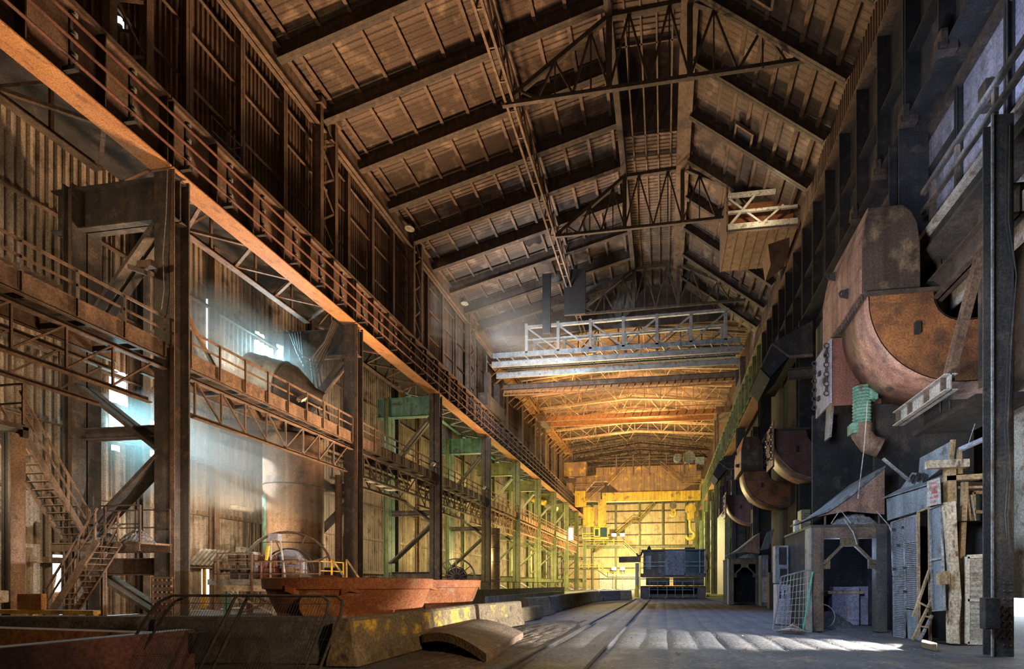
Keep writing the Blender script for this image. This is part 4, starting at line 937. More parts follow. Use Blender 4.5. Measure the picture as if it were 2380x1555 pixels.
# ---- big yellow crane
Y = 113.0
t = thing('overhead_crane', 'huge brown and yellow overhead crane with cab spanning the far end', 'crane', (-6,Y,12))
B().box(-14.1, Y-.4, 20.4, 8.1, Y+.9, 22.5).build('main_girder', 'yellow', t, bevel=.05)
B().prism([(-20.2,Y,23.0),(-20.2,Y,26.2),(-12.5,Y,26.9),(8.1,Y,26.9),(8.1,Y,25.2),(4.0,Y,22.6),(-10.0,Y,22.6),(-13.0,Y,25.2),(-16,Y,25.2),(-18,Y,23.0)], (0,1.2,0)).build('side_plate', 'brownplate', t)
for i in range(13): B().box(-15.5+i*1.75, Y-.25, 26.7, -13.85+i*1.75, Y+.2, 28.3).build('walkway_panel', 'brownplate', t)
B().box(-23.0, Y-.8, 26.4, -17.8, Y+1.2, 29.6).build('control_house', 'brownplate', t, bevel=.04)
B().box(-20.4, Y-.5, 19.5, -17.9, Y+.8, 23.0).build('leg_plate', 'yellow', t); B().box(-17.8, Y-.6, 20.6, -14.4, Y+.6, 22.6).build('platform_box', 'brownplate', t)
B().box(-15.0, Y-.55, 14.7, -13.2, Y+.55, 21.0).build('cab_hanger', 'yellow', t); B().box(-18.5, Y-.5, 14.8, -15.8, Y+.5, 19.2).build('ladder_cage', 'yellow', t)
B().box(-15.6, Y-.3, 13, -15.0, Y+.5, 19.0).build('cab_hanger', 'brownplate', t)
b = B().box(-16.0, Y-.7, 11.9, -12.7, Y+1.0, 12.3).box(-16.0, Y-.7, 14.5, -12.8, Y+1.0, 14.8).box(-16.0, Y-.7, 12.2, -14.6, Y+1.0, 14.6).box(-12.9, Y-.7, 12.2, -12.75, Y-.55, 14.6)
cab = b.build('cab', 'yellow', t)
o = B().box(-15.7, Y-.73, 12.6, -14.9, Y-.70, 14.1).box(-14.5, Y-.62, 12.3, -12.9, Y-.56, 14.5).build('cab_glass', 'darkglass', cab)
B().bar((-18.6,Y-.6,13.2),(-16,Y-.6,13.2),.1).bar((-18.6,Y-.6,12.7),(-16,Y-.6,12.7),.08).bar((-18.6,Y-.6,12.1),(-18.6,Y-.6,13.2),.1).bar((-18.6,Y-.6,12.1),(-16,Y-.6,12.1),.25).build('cab_balcony', 'yrail', t)
def cstair(p, q):
    B().bar(p, q, .25, .3).build('stair_stringer', 'brownplate', t); u = V((0,0,1.2)); B().bar(V(p)+u, V(q)+u, .1).bar(V(p)+u/2, V(q)+u/2, .08).build('stair_rail', 'brownplate', t)
cstair((-17.3,Y-.9,20.8), (-13.5,Y-.9,24.0)); cstair((-12.8,Y-.9,24.0), (-8.8,Y-.9,28.0)); cstair((-.9,Y-.9,28.0), (3.8,Y-.9,24.0))
for a, c in ((-20.4,-13.5),(3.8,8.5)): B().bar((a,Y-.9,23.8),(c,Y-.9,23.8),.3,.15).bar((a,Y-.9,24.9),(c,Y-.9,24.9),.1).bar((a,Y-.9,24.4),(c,Y-.9,24.4),.08).build('balcony', 'brownplate', t)
for x in (-10.8,-7.0,-3.3,.5,4.4): B().bar((x,Y-.3,26.2),(x,Y-.3,31.0),.22).build('mast', 'rust', t)
for z in (28.9,29.8,30.5): B().bar((-15,Y,z),(8,Y,z),.1).build('upper_rail', 'rust', t)
B().bar((-7.0,Y-.3,30.0),(-3.3,Y-.3,27.5),.12).bar((-7.0,Y-.3,27.5),(-3.3,Y-.3,30.0),.12).build('cross_brace', 'rust', t)
for k in range(4): B().torus((4.2+k*.9,Y+.5,28.8), (0,1,0), .75, .14, 20, 6, 0, PI).bar((3.45+k*.9,Y+.5,27.2),(3.45+k*.9,Y+.5,28.8),.2).build('cable_drum', 'dark', t)
for c, r in (((3.0,Y+1.5,30.2),.9),((5.6,Y+1.5,30.2),1.35)): B().tube((c[0],c[1]-1,c[2]), (c[0],c[1]+1,c[2]), r, 24).build('winch_drum', 'bluegrey', t)
B().box(6.9, Y-.2, 28.6, 8.9, Y+1, 30.0).build('motor', 'bluegrey', t)
for a in (-21.9, 8.1): B().box(a, Y-3, 22.75 if a < 0 else 23.2, a+1.3, Y+4, 24.4).build('end_carriage', 'brownplate', t)
def hook(x, y, zt, zb, lab, s):
    t = thing('hanging_crane_hook', lab, 'hook', (x,y,zb), None)
    for k in (-.3,.3): B().tube((x+k*s,y,zt-.3), (x+k*s,y,20.42), .05, 6).build('rope', 'cable', t)
    B().tube((x,y-.35,zt), (x,y+.35,zt), .8*s, 24).build('sheave', 'yellow' if s > 1.2 else 'rust', t)
    B().prism([(x-.5*s,y-.2,zt),(x+.5*s,y-.2,zt),(x+.55*s,y-.2,zt-1.5*s),(x,y-.2,zt-2.0*s),(x-.5*s,y-.2,zt-1.5*s)], (0,.4,0)).build('block', 'yellow', t)
    R = .62*s; c = V((x,y,zb+R+.15*s)); pts = []
    pts.append(V((x-.1*s,y,zt-1.7*s))); pts.append(V((x-.05*s,y,c.z+R*1.9)))
    for i in range(15):
        a = math.radians(75-i*18.5); pts.append(c+V((math.cos(a)*R,0,math.sin(a)*R)))
    b = B(); n = 10; rs = [.2*s]*2+[(.16+.12*math.sin(PI*i/14))*s for i in range(15)]; rs[-1] = .05*s
    vs = []
    for i, p in enumerate(pts):
        d = (pts[min(i+1,len(pts)-1)]-pts[max(i-1,0)]).normalized(); a = V((0,1,0)); e = d.cross(a)
        vs += [p+(a*math.cos(2*PI*k/n)+e*math.sin(2*PI*k/n))*rs[i] for k in range(n)]
    b.add(vs, [(i*n+k, i*n+(k+1)%n, (i+1)*n+(k+1)%n, (i+1)*n+k) for i in range(len(pts)-1) for k in range(n)]); b.build('hook', 'yrail', t, smooth=True)
hook(2.0, 113.2, 19.3, 16.7, 'small yellow hook hanging from a brown sheave under the far crane', 1.0)
hook(5.85, 113.2, 18.4, 11.4, 'large yellow hook block hanging lowest at the right of the far crane', 1.45)

# ---- end wall steelwork
for i, x in enumerate((-20.3,-13.6,-6.9,-.4,6.1)):
    o = B().ibar((x,YB-.35,0), (x,YB-.35,25.4), .5, .45, .04, (0,1,0)).build('wall_post', 'green'); tag(o, 'olive post on the yellow lit end wall, %s from the left' % nth(i), 'post', 'end wall posts')
for i, z in enumerate((3.0,6.1,9.2,12.4,15.5,18.8,22.2,24.4)):
    o = B().bar((XA+.5,YB-.2,z), (9,YB-.2,z), .2, .22).build('wall_girt', 'rustdark'); tag(o, 'dark horizontal girt across the yellow end wall, %s one up' % nth(i), 'girt', 'end wall girts')
o = B().ibar((-22,YB-1.2,12.0), (9,YB-1.2,12.0), .5, .7, .05).build('wall_beam', 'green'); tag(o, 'olive green beam across the middle of the end wall', 'beam')
o = B().ibar((-22,YB-1.2,24.8), (9,YB-1.2,24.8), .5, .7, .05).build('wall_beam', 'green'); tag(o, 'olive green beam across the top of the end wall under the crane', 'beam')
t = thing('wall_stair', 'long dull stair rising diagonally across the end wall', 'stair', (-10,139.6,8))
for a, c in (((-19.5,139.5,10.6),(-8.8,139.5,19.0)),((-8.8,139.5,19.0),(-6.9,139.5,19.0)),((-6.9,139.5,19.0),(-2.4,139.5,23.9))):
    u = V((0,0,1.1)); B().bar(a, c, .9, .3, (0,0,1)).build('stringer', 'green', t); B().bar(V(a)+u, V(c)+u, .12).bar(V(a)+u/2, V(c)+u/2, .1).build('handrail', 'yellow', t)
def yrailing(lab, pts, y, deck, n):
    t = thing('yellow_railing', lab, 'railing', (pts[0][0],y,min(p[1] for p in pts)))
    for (x0,z0), (x1,z1) in zip(pts, pts[1:]):
        for dz in (0,-.6): B().bar((x0,y,z0+dz), (x1,y,z1+dz), .12).build('rail', 'yrail', t)
        B().bar((x0,y,z0-1.3), (x1,y,z1-1.3), 1.0, .3, (0,0,1)).build('deck', deck, t)
        m = max(1, round(abs(x1-x0)/n))
        for k in range(m+1): f = k/m; B().bar((x0+(x1-x0)*f,y,z0+(z1-z0)*f-1.2), (x0+(x1-x0)*f,y,z0+(z1-z0)*f), .12).build('post', 'yrail', t)
yrailing('upper yellow railing walkway stepping down along the end wall', [(-22,13.6),(-11.0,13.5),(-7.6,10.2)], 136, 'green', 2.6)
yrailing('lower yellow railing walkway stepping down behind the barriers', [(-21.5,6.6),(-16.9,6.55),(-14.2,4.6),(-6.3,4.55)], 125, 'green', 2.0)
o = B().box(-18.4, YB-.3, .05, -3, YB-.16, 4.6).build('wall_sheet', 'cream'); tag(o, 'paler cream sheet along the foot of the end wall', 'sheet')
for i, (x, z) in enumerate(((-13.9,15.3),(-11.5,15.3),(-13.9,5.85),(-11.5,5.85))):
    t = thing('floodlight', 'glaring white floodlight before the end wall, '+('left one of the upper pair','right one of the upper pair','left one of the lower pair','right one of the lower pair')[i], 'lamp', (x,138,z), None)
    hs = B().box(x-.62, 137.9, z-.45, x+.62, 138.3, z+.45).build('housing', 'grey', t); B().box(x-.54, 137.84, z-.38, x+.54, 137.9, z+.38).build('glass', 'lamp', hs)
    B().bar((x,138.2,z-.4), (x,139.2,z-.9), .15).build('arm', 'grey', t)
    if z < 9: B().bar((x,138.4,0), (x,138.4,z-.3), .14).build('pole', 'grey', t)
t = thing('floodlight', 'glaring white tall floodlight on the far left columns', 'lamp', (-20.6,108,11))
hs = B().box(-20.9, 107.6, 11.2, -20.0, 108.2, 14.0).build('housing', 'grey', t); B().box(-20.8, 107.52, 11.4, -20.1, 107.6, 13.8).build('glass', 'lamp', hs)
o = B().box(6.9, 58.4, 0, 7.96, 66.5, 10.2).build('clad_box', 'green', bevel=.03); tag(o, 'pale green clad casing beside the right columns', 'casing')
o = B().tube((4.7,56.6,.25), (7.3,56.6,.25), .16, 12).build('yellow_pipe', 'yrail'); tag(o, 'yellow pipe lying on the floor right of the dark machine', 'pipe')

# ---- dark charging machine
Y = 55.0
t = thing('charging_machine', 'large dark blue grey charging machine on the floor at the far end', 'machine', (1,57,0))
B().box(-2.6, Y, 2.35, 4.5, Y+5, 2.75).build('deck', 'dark', t)
rh = B().box(-2.3, Y+.4, 2.75, .1, Y+4.6, 5.3).build('rear_house', 'dark', t); B().box(-2.05, Y+.34, 3.2, -1.45, Y+.42, 4.7).build('door', 'darkglass', rh)
B().box(.0, Y-.15, 2.55, 2.2, Y+.1, 5.25).build('front_panel', 'loco', t, bevel=.02)
B().box(2.2, Y+.6, 2.75, 4.4, Y+4.6, 5.2).build('cab', 'darkglass', t); B().box(-2.5, Y, 5.25, 4.5, Y+4.8, 5.4).build('roof', 'dark', t)
for x in (2.25, 3.85, 4.42): B().bar((x,Y+.05,2.6), (x,Y+.05,5.25), .1).build('cab_post', 'bluegrey', t)
for z in (3.55, 4.0): B().bar((2.2,Y-.05,z),(4.45,Y-.05,z),.06).build('handrail', 'bluegrey', t); B().bar((-2.5,Y-.05,z),(0,Y-.05,z),.05).build('handrail', 'grey', t)
for i in range(9): B().bar((-.6,Y+.36,2.9+i*.24),(-.25,Y+.36,2.9+i*.24),.03).build('ladder_rung', 'grey', t)
B().box(-2.6, Y, 0, -1.6, Y+5, 1.2).build('frame_leg', 'dark', t); B().box(3.6, Y, 0, 4.5, Y+5, 1.2).build('frame_leg', 'dark', t); B().box(-2.6, Y+.1, 1.1, 4.5, Y+4.9, 1.35).build('sill_beam', 'black', t)
B().tube((-2.0,Y+.6,1.85), (.6,Y+.6,1.85), .42, 16).build('air_tank', 'dark', t); B().tube((1.0,Y+.6,1.85), (4.3,Y+.6,1.85), .42, 16).build('air_tank', 'dark', t)
B().box(-1.6, Y+2.4, .15, 3.6, Y+4.9, 1.1).build('undercarriage', 'black', t); B().box(-1.6, Y+.1, .1, 3.6, Y+.4, .45).build('step_beam', 'dark', t)
for x in (-1.6,-.7,.3,1.2,2.0,3.2): B().bar((x,Y+.02,.1),(x,Y+.02,1.9),.06).build('rail_post', 'bluegrey', t)
for z in (.95,1.85): B().bar((-1.6,Y+.02,z),(3.2,Y+.02,z),.05).build('front_rail', 'bluegrey', t)
B().bar((-2.6,Y+.3,4.35),(-4.9,Y+.3,4.3),.5,.65).build('arm', 'rust', t); B().box(-5.0,Y,4.0,-4.6,Y+.6,4.62).build('arm_head', 'dark', t)
B().torus((-2.75,Y+.3,5.0), (0,1,0), .28, .09, 16, 8, -.6, PI).build('hook_loop', 'black', t)
B().tube((-3.0,Y+.3,.4),(-3.0,Y+.3,3.9),.2,12).build('mast', 'grey', t); B().lathe([(.01,.1),(.24,.1),(.24,1.0),(.14,1.25),(.1,1.5),(.01,1.5)],(-3.0,Y-.1,0),n=14).build('yellow_buffer', 'yrail', t)
B().lathe([(.01,0),(.3,0),(.2,.3),(.05,.55),(.01,.55)],(-1.7,Y+2,5.4),n=10).build('horn', 'black', t); B().box(2.3,Y+1,5.4,3.4,Y+2,5.65).build('roof_vent', 'black', t)
B().path([(4.5,Y,4.6),(4.75,Y,4.0),(4.8,Y,3.4),(4.6,Y,2.9)],.07).build('hose', 'black', t)
# ================================================================ FURNACE HUTS AND SHED ON THE RIGHT
def hut(dx, dy, lab, near):
    t = thing('furnace_hut', lab, 'hut', (6.1+dx,19.4+dy,0)); X0, X1, y = 4.96+dx, 7.28+dx, 17.5+dy
    for x, m in ((X0,'rust'),(X1-.34,'dark')): B().box(x, y, 0, x+.34, y+.35, 3.5).build('post', m, t, bevel=.015)
    B().box(X0+.34, y+.02, 3.12, X1-.34, y+.33, 3.5).build('lintel', 'rust', t)
    for s, xa in ((1,X0+.34),(-1,X1-.34)): B().bar((xa,y+.1,2.25), (xa+s*.72,y+.1,3.0), .08, .16, (0,1,0)).box(min(xa,xa+s*.22),y+.05,2.1,max(xa,xa+s*.22),y+.12,2.4).build('corner_brace', 'concrete', t)
    B().box((X0+X1)/2-.28, y+.03, 2.85, (X0+X1)/2+.28, y+.1, 3.12).build('gusset', 'concrete', t)
    B().box(X0-.06, y+.05, 0, X0-.01, y+.75, 3.5).build('side_sheet', 'bluegrey', t); B().box(X0-.02, y+.75, 0, X0+.03, y+3.8, 3.5).build('inner_sheet', 'black', t); B().box(X1+.6, y+.35, 0, X1+.66, y+3.8, 3.5).build('side_sheet', 'black', t)
    B().box(X0, y+3.7, 0, X1+.6, y+3.8, 3.5).build('back_sheet', 'black', t); B().box(X0-.06, y, 3.5, X1+.66, y+3.8, 3.58).build('roof_sheet', 'dark', t)
    h = thing('fume_canopy', ('broad pinkish' if near else 'small')+' sloping fume canopy above the roof of the '+('near' if near else 'far')+' furnace hut', 'canopy', (6.2+dx,19+dy,3.9))
    fp = [(5.05,3.86),(5.5,4.0),(6.2,4.5),(7.24,5.42),(7.24,3.9),(6.1,4.03)]
    B().prism([(x+dx,17.6+dy,z) for x, z in fp], (0,.05,0)).build('front_plate', 'hood', h)
    B().prism([(5.03+dx,17.58+dy,3.88),(5.5+dx,17.58+dy,4.03),(6.2+dx,17.58+dy,4.53),(7.26+dx,17.58+dy,5.46),(7.26+dx,17.58+dy,5.52),(6.15+dx,17.58+dy,4.6),(5.45+dx,17.58+dy,4.1),(5.0+dx,17.58+dy,3.93)], (0,3.2,0)).build('top_plate', 'bluegrey', h)
    for x in (5.4,7.1): B().bar((x+dx,17.7+dy,3.58),(x+dx,17.7+dy,4.0),.05).build('strut', 'dark', h)
    tag(heap((6.5+dx,18.2+dy,3.58), .8, .6, .42, seed=4).build('slag_heap', 'slag'), 'grey rubble heaped on the roof of the '+('near' if near else 'far')+' furnace hut', 'rubble', kind='stuff')
    return t
hut(0, 0, 'near open fronted furnace hut with rusty posts and corner braces', True)
hut(.0, 21.6, 'far open fronted furnace hut with blue lit side, beside the clad casing', False)
# things in the near hut
for i, (x, y, z, w_, h_) in enumerate(((6.45,20.3,.0,1.0,1.2),(6.3,20.3,1.2,1.3,.12),(6.5,20.3,1.32,.95,.16),(7.45,20.5,.0,.4,1.5))):
    o = B().box(x, y, z, x+w_, y+.5, z+h_).build('stored_box', 'lilac' if i != 1 else 'wood', bevel=.02); tag(o, ('pale slatted chest standing in the near hut','flat board on top of the pale chest in the hut','upper flat board topping the stack in the hut','tall plain case at the right inside the near hut')[i], 'box')
o = B().torus((5.5,18.4,.45), (.3,1,0), .42, .02, 32, 6).build('iron_hoop', 'grey'); tag(o, 'thin iron hoop leaning inside the near hut doorway', 'hoop')
tag(heap((6.0,19.6,-.02), 1.0, 1.0, .5, seed=8).build('rubble_heap', 'concdark'), 'dark rubble on the floor inside the near hut', 'rubble', kind='stuff')
for i in range(4):
    o = B().tube((7.32+.06*i,17.2,.02), (7.42+.05*i,17.42,1.55), .018, 6).build('steel_rod', 'grey'); tag(o, 'thin steel rod leaning right of the near hut, %s from the left' % nth(i), 'rod', 'rods beside the near hut')
for i, (a, c, e) in enumerate((((5.5,17.4,3.6),(5.75,17.3,4.05),(6.1,17.35,3.6)),((5.9,17.4,3.75),(6.15,17.3,3.3),(6.3,17.38,2.9)),((6.9,17.4,4.0),(7.25,17.3,3.5),(7.45,17.35,2.95)),((6.6,17.3,7.6),(6.45,17.2,6.0),(6.3,17.3,4.4)))):
    o = B().path([a, tuple((a[k]+c[k])/2 for k in range(3)), c, tuple((c[k]+e[k])/2 for k in range(3)), e], .016).build('hanging_cable', 'pale'); tag(o, ('pale cable arching over the near hut lintel','pale cable dangling in front of the near hut gusset','pale cable at the right corner of the near hut','thin cable dropping from the crinkled duct to the canopy')[i], 'cable')
# crinkled flexible duct
t = thing('hanging_flexible_duct', 'crinkled pale green flexible duct hanging beside the black chamber', 'duct', (6.9,18,6.1))
b = B(); prof = []
for i in range(26): prof.append((.27+(.03 if i % 2 else -.02), 7.0+i*.055))
b.lathe([(.01,7.0)]+prof+[(.01,8.4)], (6.75,18.2,0), n=18); b.build('sleeve', 'teal', t)
B().path([(6.75,18.2,7.1),(6.75,18.2,6.75),(6.95,18.15,6.4),(7.3,18.1,6.25)], .33, 14).build('elbow', 'rust', t, smooth=True); B().box(6.35,17.95,6.75,6.75,18.4,7.1).build('clamp_box', 'teal', t); B().box(6.8,18.0,7.9,7.2,18.3,8.5).build('box', 'teal', t)

# mesh fronted cabinet with leaning sheets, built along one sloping front line
P0 = V((6.98,16.5,0)); P1 = V((7.50,14.2,0))
def pl(px, py, off=0.0, dy=0.0):
    r = ray(px, py); d = P1-P0; n = V((d.y,-d.x,0)).normalized()
    if n.x > 0: n = -n
    o = P0+n*off; e = V((0,0,EYE)); R = V(r); k = (o-e).dot(n)/R.dot(n); return e+R*k
def quad(b, pts, off=0.0, th=.03):
    p = [pl(x, y, off) for x, y in pts]; nn = (p[1]-p[0]).cross(p[2]-p[0]).normalized()
    b.prism(p, nn*th); return b
def frame_quad(b, pts, w=.05, off=.02):
    p = [pl(x, y, off) for x, y in pts]
    for i in range(4): b.bar(p[i], p[(i+1)%4], w, w*.6)
    return b
def grille(name, pts, parent, m, nu, nv, off=.0, r=.006):
    p = [pl(x, y, off) for x, y in pts]; b = B()
    for i in range(1, nu): f = i/nu; b.bar(p[0].lerp(p[1], f), p[3].lerp(p[2], f), r*2)
    for j in range(1, nv): f = j/nv; b.bar(p[0].lerp(p[3], f), p[1].lerp(p[2], f), r*2)
    return b.build(name, m, parent)
t = thing('mesh_cabinet', 'tall blue grey cabinet with slatted mesh doors between the near hut and the timber shed', 'cabinet', (7.3,15.4,0))
B().add([P0+V((.02,0,0)), P1+V((.02,0,0)), P1+V((1.0,0,0)), P0+V((1.0,0,0))]+[v+V((0,0,3.25)) for v in (P0+V((.02,0,0)), P1+V((.02,0,0)), P1+V((1.0,0,0)), P0+V((1.0,0,0)))], [(3,2,1,0),(4,5,6,7),(2,3,7,6),(3,0,4,7)]).build('carcase', 'black', t)
for i, q in enumerate(([(2072,1215),(2099,1206),(2105,1337),(2076,1337)],[(2077,1341),(2105,1341),(2103,1482),(2078,1478)],[(2103,1205),(2131,1197),(2133,1258),(2104,1262)],[(2104,1266),(2133,1262),(2134,1416),(2106,1412)])):
    d = quad(B(), q, 0).build('mesh_panel', 'bluegrey', t); frame_quad(B(), q).build('panel_frame', 'grey', d)
    p = [pl(x, y, .035) for x, y in q]; b = B()
    for k in range(1, 34): f = k/34; b.bar(p[0].lerp(p[3], f), p[1].lerp(p[2], f), .012)
    b.build('slats', 'lilac', d)
quad(B(), [(2133,1420),(2134,1416),(2134,1487),(2110,1484),(2106,1416)], 0).build('kick_panel', 'bluegrey', t)
quad(B(), [(2060,1160),(2155,1130),(2160,1180),(2062,1210)], .02).build('head_panel', 'bluegrey', t)
for x, y in ((2076,1231),(2098,1226),(2087,1268),(2101,1320),(2077,1322),(2102,1375)): quad(B(), [(x-3,y-3),(x+3,y-3),(x+3,y+3),(x-3,y+3)], .05, .04).build('latch', 'black', t)
frame_quad(B(), [(2134,1190),(2160,1180),(2162,1490),(2136,1487)], .07, .03).build('doorway_frame', 'wood', t)
o = B().prism([pl(2050,1160,.1),pl(2155,1128,.1),pl(2150,1118,.1)+V((.9,0,.3)),pl(2072,1135,.1)+V((.9,0,.3))], (0,0,.03)).build('roof_sheet', 'bluegrey'); tag(o, 'curled blue grey sheet roofing the mesh cabinet', 'sheet')
def sheet(lab, pts, off, m, name='leaning_sheet', lean=0.0):
    p = [pl(x, y, off) for x, y in pts]; zs = [q.z for q in p]; z0 = min(zs)
    p = [q+V((lean*(q.z-z0),0,0)) for q in p]
    n = (p[1]-p[0]).cross(p[2]-p[0]).normalized(); o = B().prism(p, n*.03).build(name, m); return tag(o, lab, 'sheet')
sheet('big blue grey plate with punched holes propped above the mesh cabinet', [(2215,1024),(2140,1065),(2137,1100),(2122,1098),(2085,1150),(2122,1160),(2148,1122),(2190,1088),(2211,1064)], -.35, 'bluegrey', 'mounted_plate')
for i, (x, y) in enumerate(((2122,1110),(2134,1106),(2147,1107))):
    c = pl(x, y, -.2); o = B().torus(c, (1,.1,0), .07, .03, 14, 6).prism([c+V((-.02,-.1,-.02)), c+V((-.02,.1,-.02)), c+V((-.02,.02,-.18))], (.04,0,0)).build('lifting_tag', 'black'); tag(o, 'black tag with a round hole on the leaning blue plate, %s from the left' % nth(i), 'tag', 'black tags')
o = B().bar(pl(2215,1022,-.33), pl(2208,1086,-.33), .1, .1).build('timber_strut', 'wood'); tag(o, 'upright timber behind the right edge of the blue plate', 'timber')
sheet('grey door sheet hanging crooked in the cabinet doorway', [(2161,1183),(2187,1173),(2196,1418),(2168,1420)], .12, 'bluegrey', 'door_sheet')
o = B(); frame_quad(o, [(2161,1183),(2187,1173),(2196,1418),(2168,1420)], .05, .15); p_, q_ = pl(2164,1302,.15), pl(2191,1297,.15); o.bar(p_, q_, .05); tag(o.build('door_frame', 'grey'), 'pale frame around the crooked grey door sheet', 'frame')
# warning sign
t = thing('warning_sign', 'white sign with faded red lettering on the corner of the cabinet', 'sign', pl(2170,1177,.3))
sq = [pl(x, y, .3) for x, y in ((2154.5,1118.7),(2183,1110),(2185,1171),(2154.5,1177.5))]
nn = (sq[1]-sq[0]).cross(sq[3]-sq[0]).normalized()
if nn.x > 0: nn = -nn
B().prism([v-nn*.03 for v in sq], nn*.03).build('board', 'pale', t)
def lettering(txt, u0, u1, v0, v1, corners, parent, m, off):
    cu = bpy.data.curves.new('lettering', 'FONT'); cu.body = txt; cu.resolution_u = 2; cu.offset = .025; ob = bpy.data.objects.new('tmp', cu); COL.objects.link(ob)
    bpy.context.view_layer.update(); dg = bpy.context.evaluated_depsgraph_get(); me = bpy.data.meshes.new_from_object(ob.evaluated_get(dg))
    xs = [v.co.x for v in me.vertices]; ys = [v.co.y for v in me.vertices]; a, c, e, f = min(xs), max(xs), 0.0, .72
    b = B(); vs = []
    for v in me.vertices:
        u = u0+(u1-u0)*(v.co.x-a)/(c-a); w_ = v1+(v0-v1)*(v.co.y-e)/(f-e)
        vs.append((corners[0]*(1-u)+corners[1]*u)*(1-w_)+(corners[3]*(1-u)+corners[2]*u)*w_+nn*off)
    b.add(vs, [tuple(p.vertices) for p in me.polygons]); bpy.data.objects.remove(ob, do_unlink=True)
    return b.build('lettering', m, parent)
for txt, u0, u1, v0, v1 in (('RING',.35,.8,.09,.19),('/ESSEL',.34,.85,.27,.37),('RGING',.36,.85,.45,.55),('ASE KEEP',.22,.93,.63,.73),('CLEAR',.26,.70,.81,.91)):
    lettering(txt, u0, u1, v0, v1, sq, t, 'screenred', .004)
# timber shed
def poly_post(name, lab, L, R, y, m, th=.2, cat='timber'):
    pts = [aY(x, yy, y) for x, yy in L]+[aY(x, yy, y) for x, yy in reversed(R)]
    return tag(B().prism(pts, (0,th,0)).build(name, m), lab, cat)
poly_post('timber_post', 'thick bent timber post with peeling pale paint at the shed corner', [(2194,1168),(2205,1290),(2212,1370),(2208,1440),(2209,1496)], [(2222,1164),(2228,1300),(2235,1395),(2229,1450),(2231,1497)], 14.2, 'peel')
poly_post('timber_post', 'straight upper timber post rising behind the bent one', [(2200,1085),(2203,1170)], [(2222,1082),(2224,1170)], 14.5, 'wood')
poly_post('timber_post', 'narrow leaning timber stud right of the bent post', [(2238,1120),(2232,1300),(2233,1496)], [(2251,1120),(2243,1300),(2243,1496)], 14.4, 'wood', .1)
poly_post('timber_beam', 'horizontal timber beam across the top of the shed', [(2158,1088),(2158,1070)], [(2254,1084),(2254,1066)], 14.3, 'peel', .2)
poly_post('timber_beam', 'rough chipped timber beam running right to the dark column', [(2200,1117),(2200,1106)], [(2288,1112),(2288,1100)], 14.5, 'wood', .25)
poly_post('timber_beam', 'thin timber rail below the rough shed beam', [(2200,1136),(2200,1131)], [(2288,1134),(2288,1129)], 14.55, 'wood', .1)
poly_post('timber_strut', 'short timber stub standing on the shed beam', [(2226,1101),(2228,1040)], [(2238,1101),(2236,1040)], 14.6, 'wood', .1)
poly_post('timber_strut', 'thin slanting lath inside the shed', [(2245,1130),(2268,1330)], [(2250,1130),(2273,1330)], 15.0, 'wood', .06)
poly_post('timber_strut', 'second thin slanting lath beside the window in the shed', [(2256,1150),(2271,1245)], [(2260,1150),(2275,1245)], 15.05, 'pale', .05)
t = thing('shed_window', 'dark timber window frame in the shed wall', 'window', aY(2270,1225,15.3))
for a, c in (((2262,1145),(2262,1232)),((2288,1145),(2288,1232)),((2262,1145),(2288,1145)),((2262,1190),(2288,1190)),((2262,1232),(2288,1232))): B().bar(aY(*a,15.3), aY(*c,15.3), .09, .08, (0,1,0)).build('bar', 'wood', t)
B().prism([aY(2262,1145,15.36),aY(2288,1145,15.36),aY(2288,1232,15.36),aY(2262,1232,15.36)], (0,.02,0)).build('glass', 'darkglass', t)
o = B().prism([aY(2232,1262,15.4),aY(2300,1262,15.4),aY(2300,1120,15.4),aY(2232,1120,15.4)], (0,.04,0)).build('shed_wall', 'rustdark'); tag(o, 'dark board wall at the back of the timber shed', 'board')
o = B().prism([aY(2240,1285,15.3),aY(2300,1285,15.3),aY(2300,1262,15.3),aY(2240,1262,15.3)], (0,.3,0)).build('shelf_board', 'dark'); tag(o, 'dark rounded shelf above the perforated screen', 'shelf')
t = thing('perforated_screen', 'tall cream screen of square mesh standing left of the dark column', 'screen', aY(2265,1496,14.3))
pq = [aY(x, y, 14.3) for x, y in ((2248,1294),(2295,1292),(2295,1498),(2248,1496))]
b = B()
for i in range(4): b.bar(pq[i], pq[(i+1)%4], .1, .05, (0,1,0))
b.bar(pq[0].lerp(pq[3],.5), pq[1].lerp(pq[2],.5), .07, .05, (0,1,0)); b.build('frame', 'cream', t)
b = B()
for i in range(1, 22): b.bar(pq[0].lerp(pq[1], i/22), pq[3].lerp(pq[2], i/22), .014)
for i in range(1, 84): b.bar(pq[0].lerp(pq[3], i/84), pq[1].lerp(pq[2], i/84), .014)
b.build('mesh', 'cream', t); B().prism([v+V((0,.12,0)) for v in pq], (0,.02,0)).build('backing', 'wood', t)
o = B().prism([aY(2184,1333,14.0),aY(2208,1326,14.0),aY(2208,1358,14.0),aY(2186,1359,14.0)], (0,.2,0)).build('mounted_wood_box', 'wood', bevel=.01); tag(o, 'small wooden box nailed to the bent post', 'box')
t = thing('wooden_ladder', 'broken wooden ladder leaning in the cabinet doorway', 'ladder', pl(2140,1488,.4))
for a, c, m in (((2160,1325),(2122,1434),'wood'),((2167,1390),(2121,1487),'wood'),((2166,1430),(2137,1489),'grey')): B().bar(pl(*a,.1), pl(*c,.4), .05, .09, (0,1,0)).build('side_rail', m, t)
for a, c in (((2136,1400),(2160,1412)),((2150,1432),(2166,1436)),((2142,1456),(2158,1458))): B().bar(pl(*a,.3), pl(*c,.3), .04).build('rung', 'wood', t)
o = B().bar(aY(2052,1066,16), aY(2112,1116,16), .05, .12, (0,1,0)).build('flat_bar', 'grey'); tag(o, 'thin pale flat bar slanting in front of the dark chamber', 'bar')
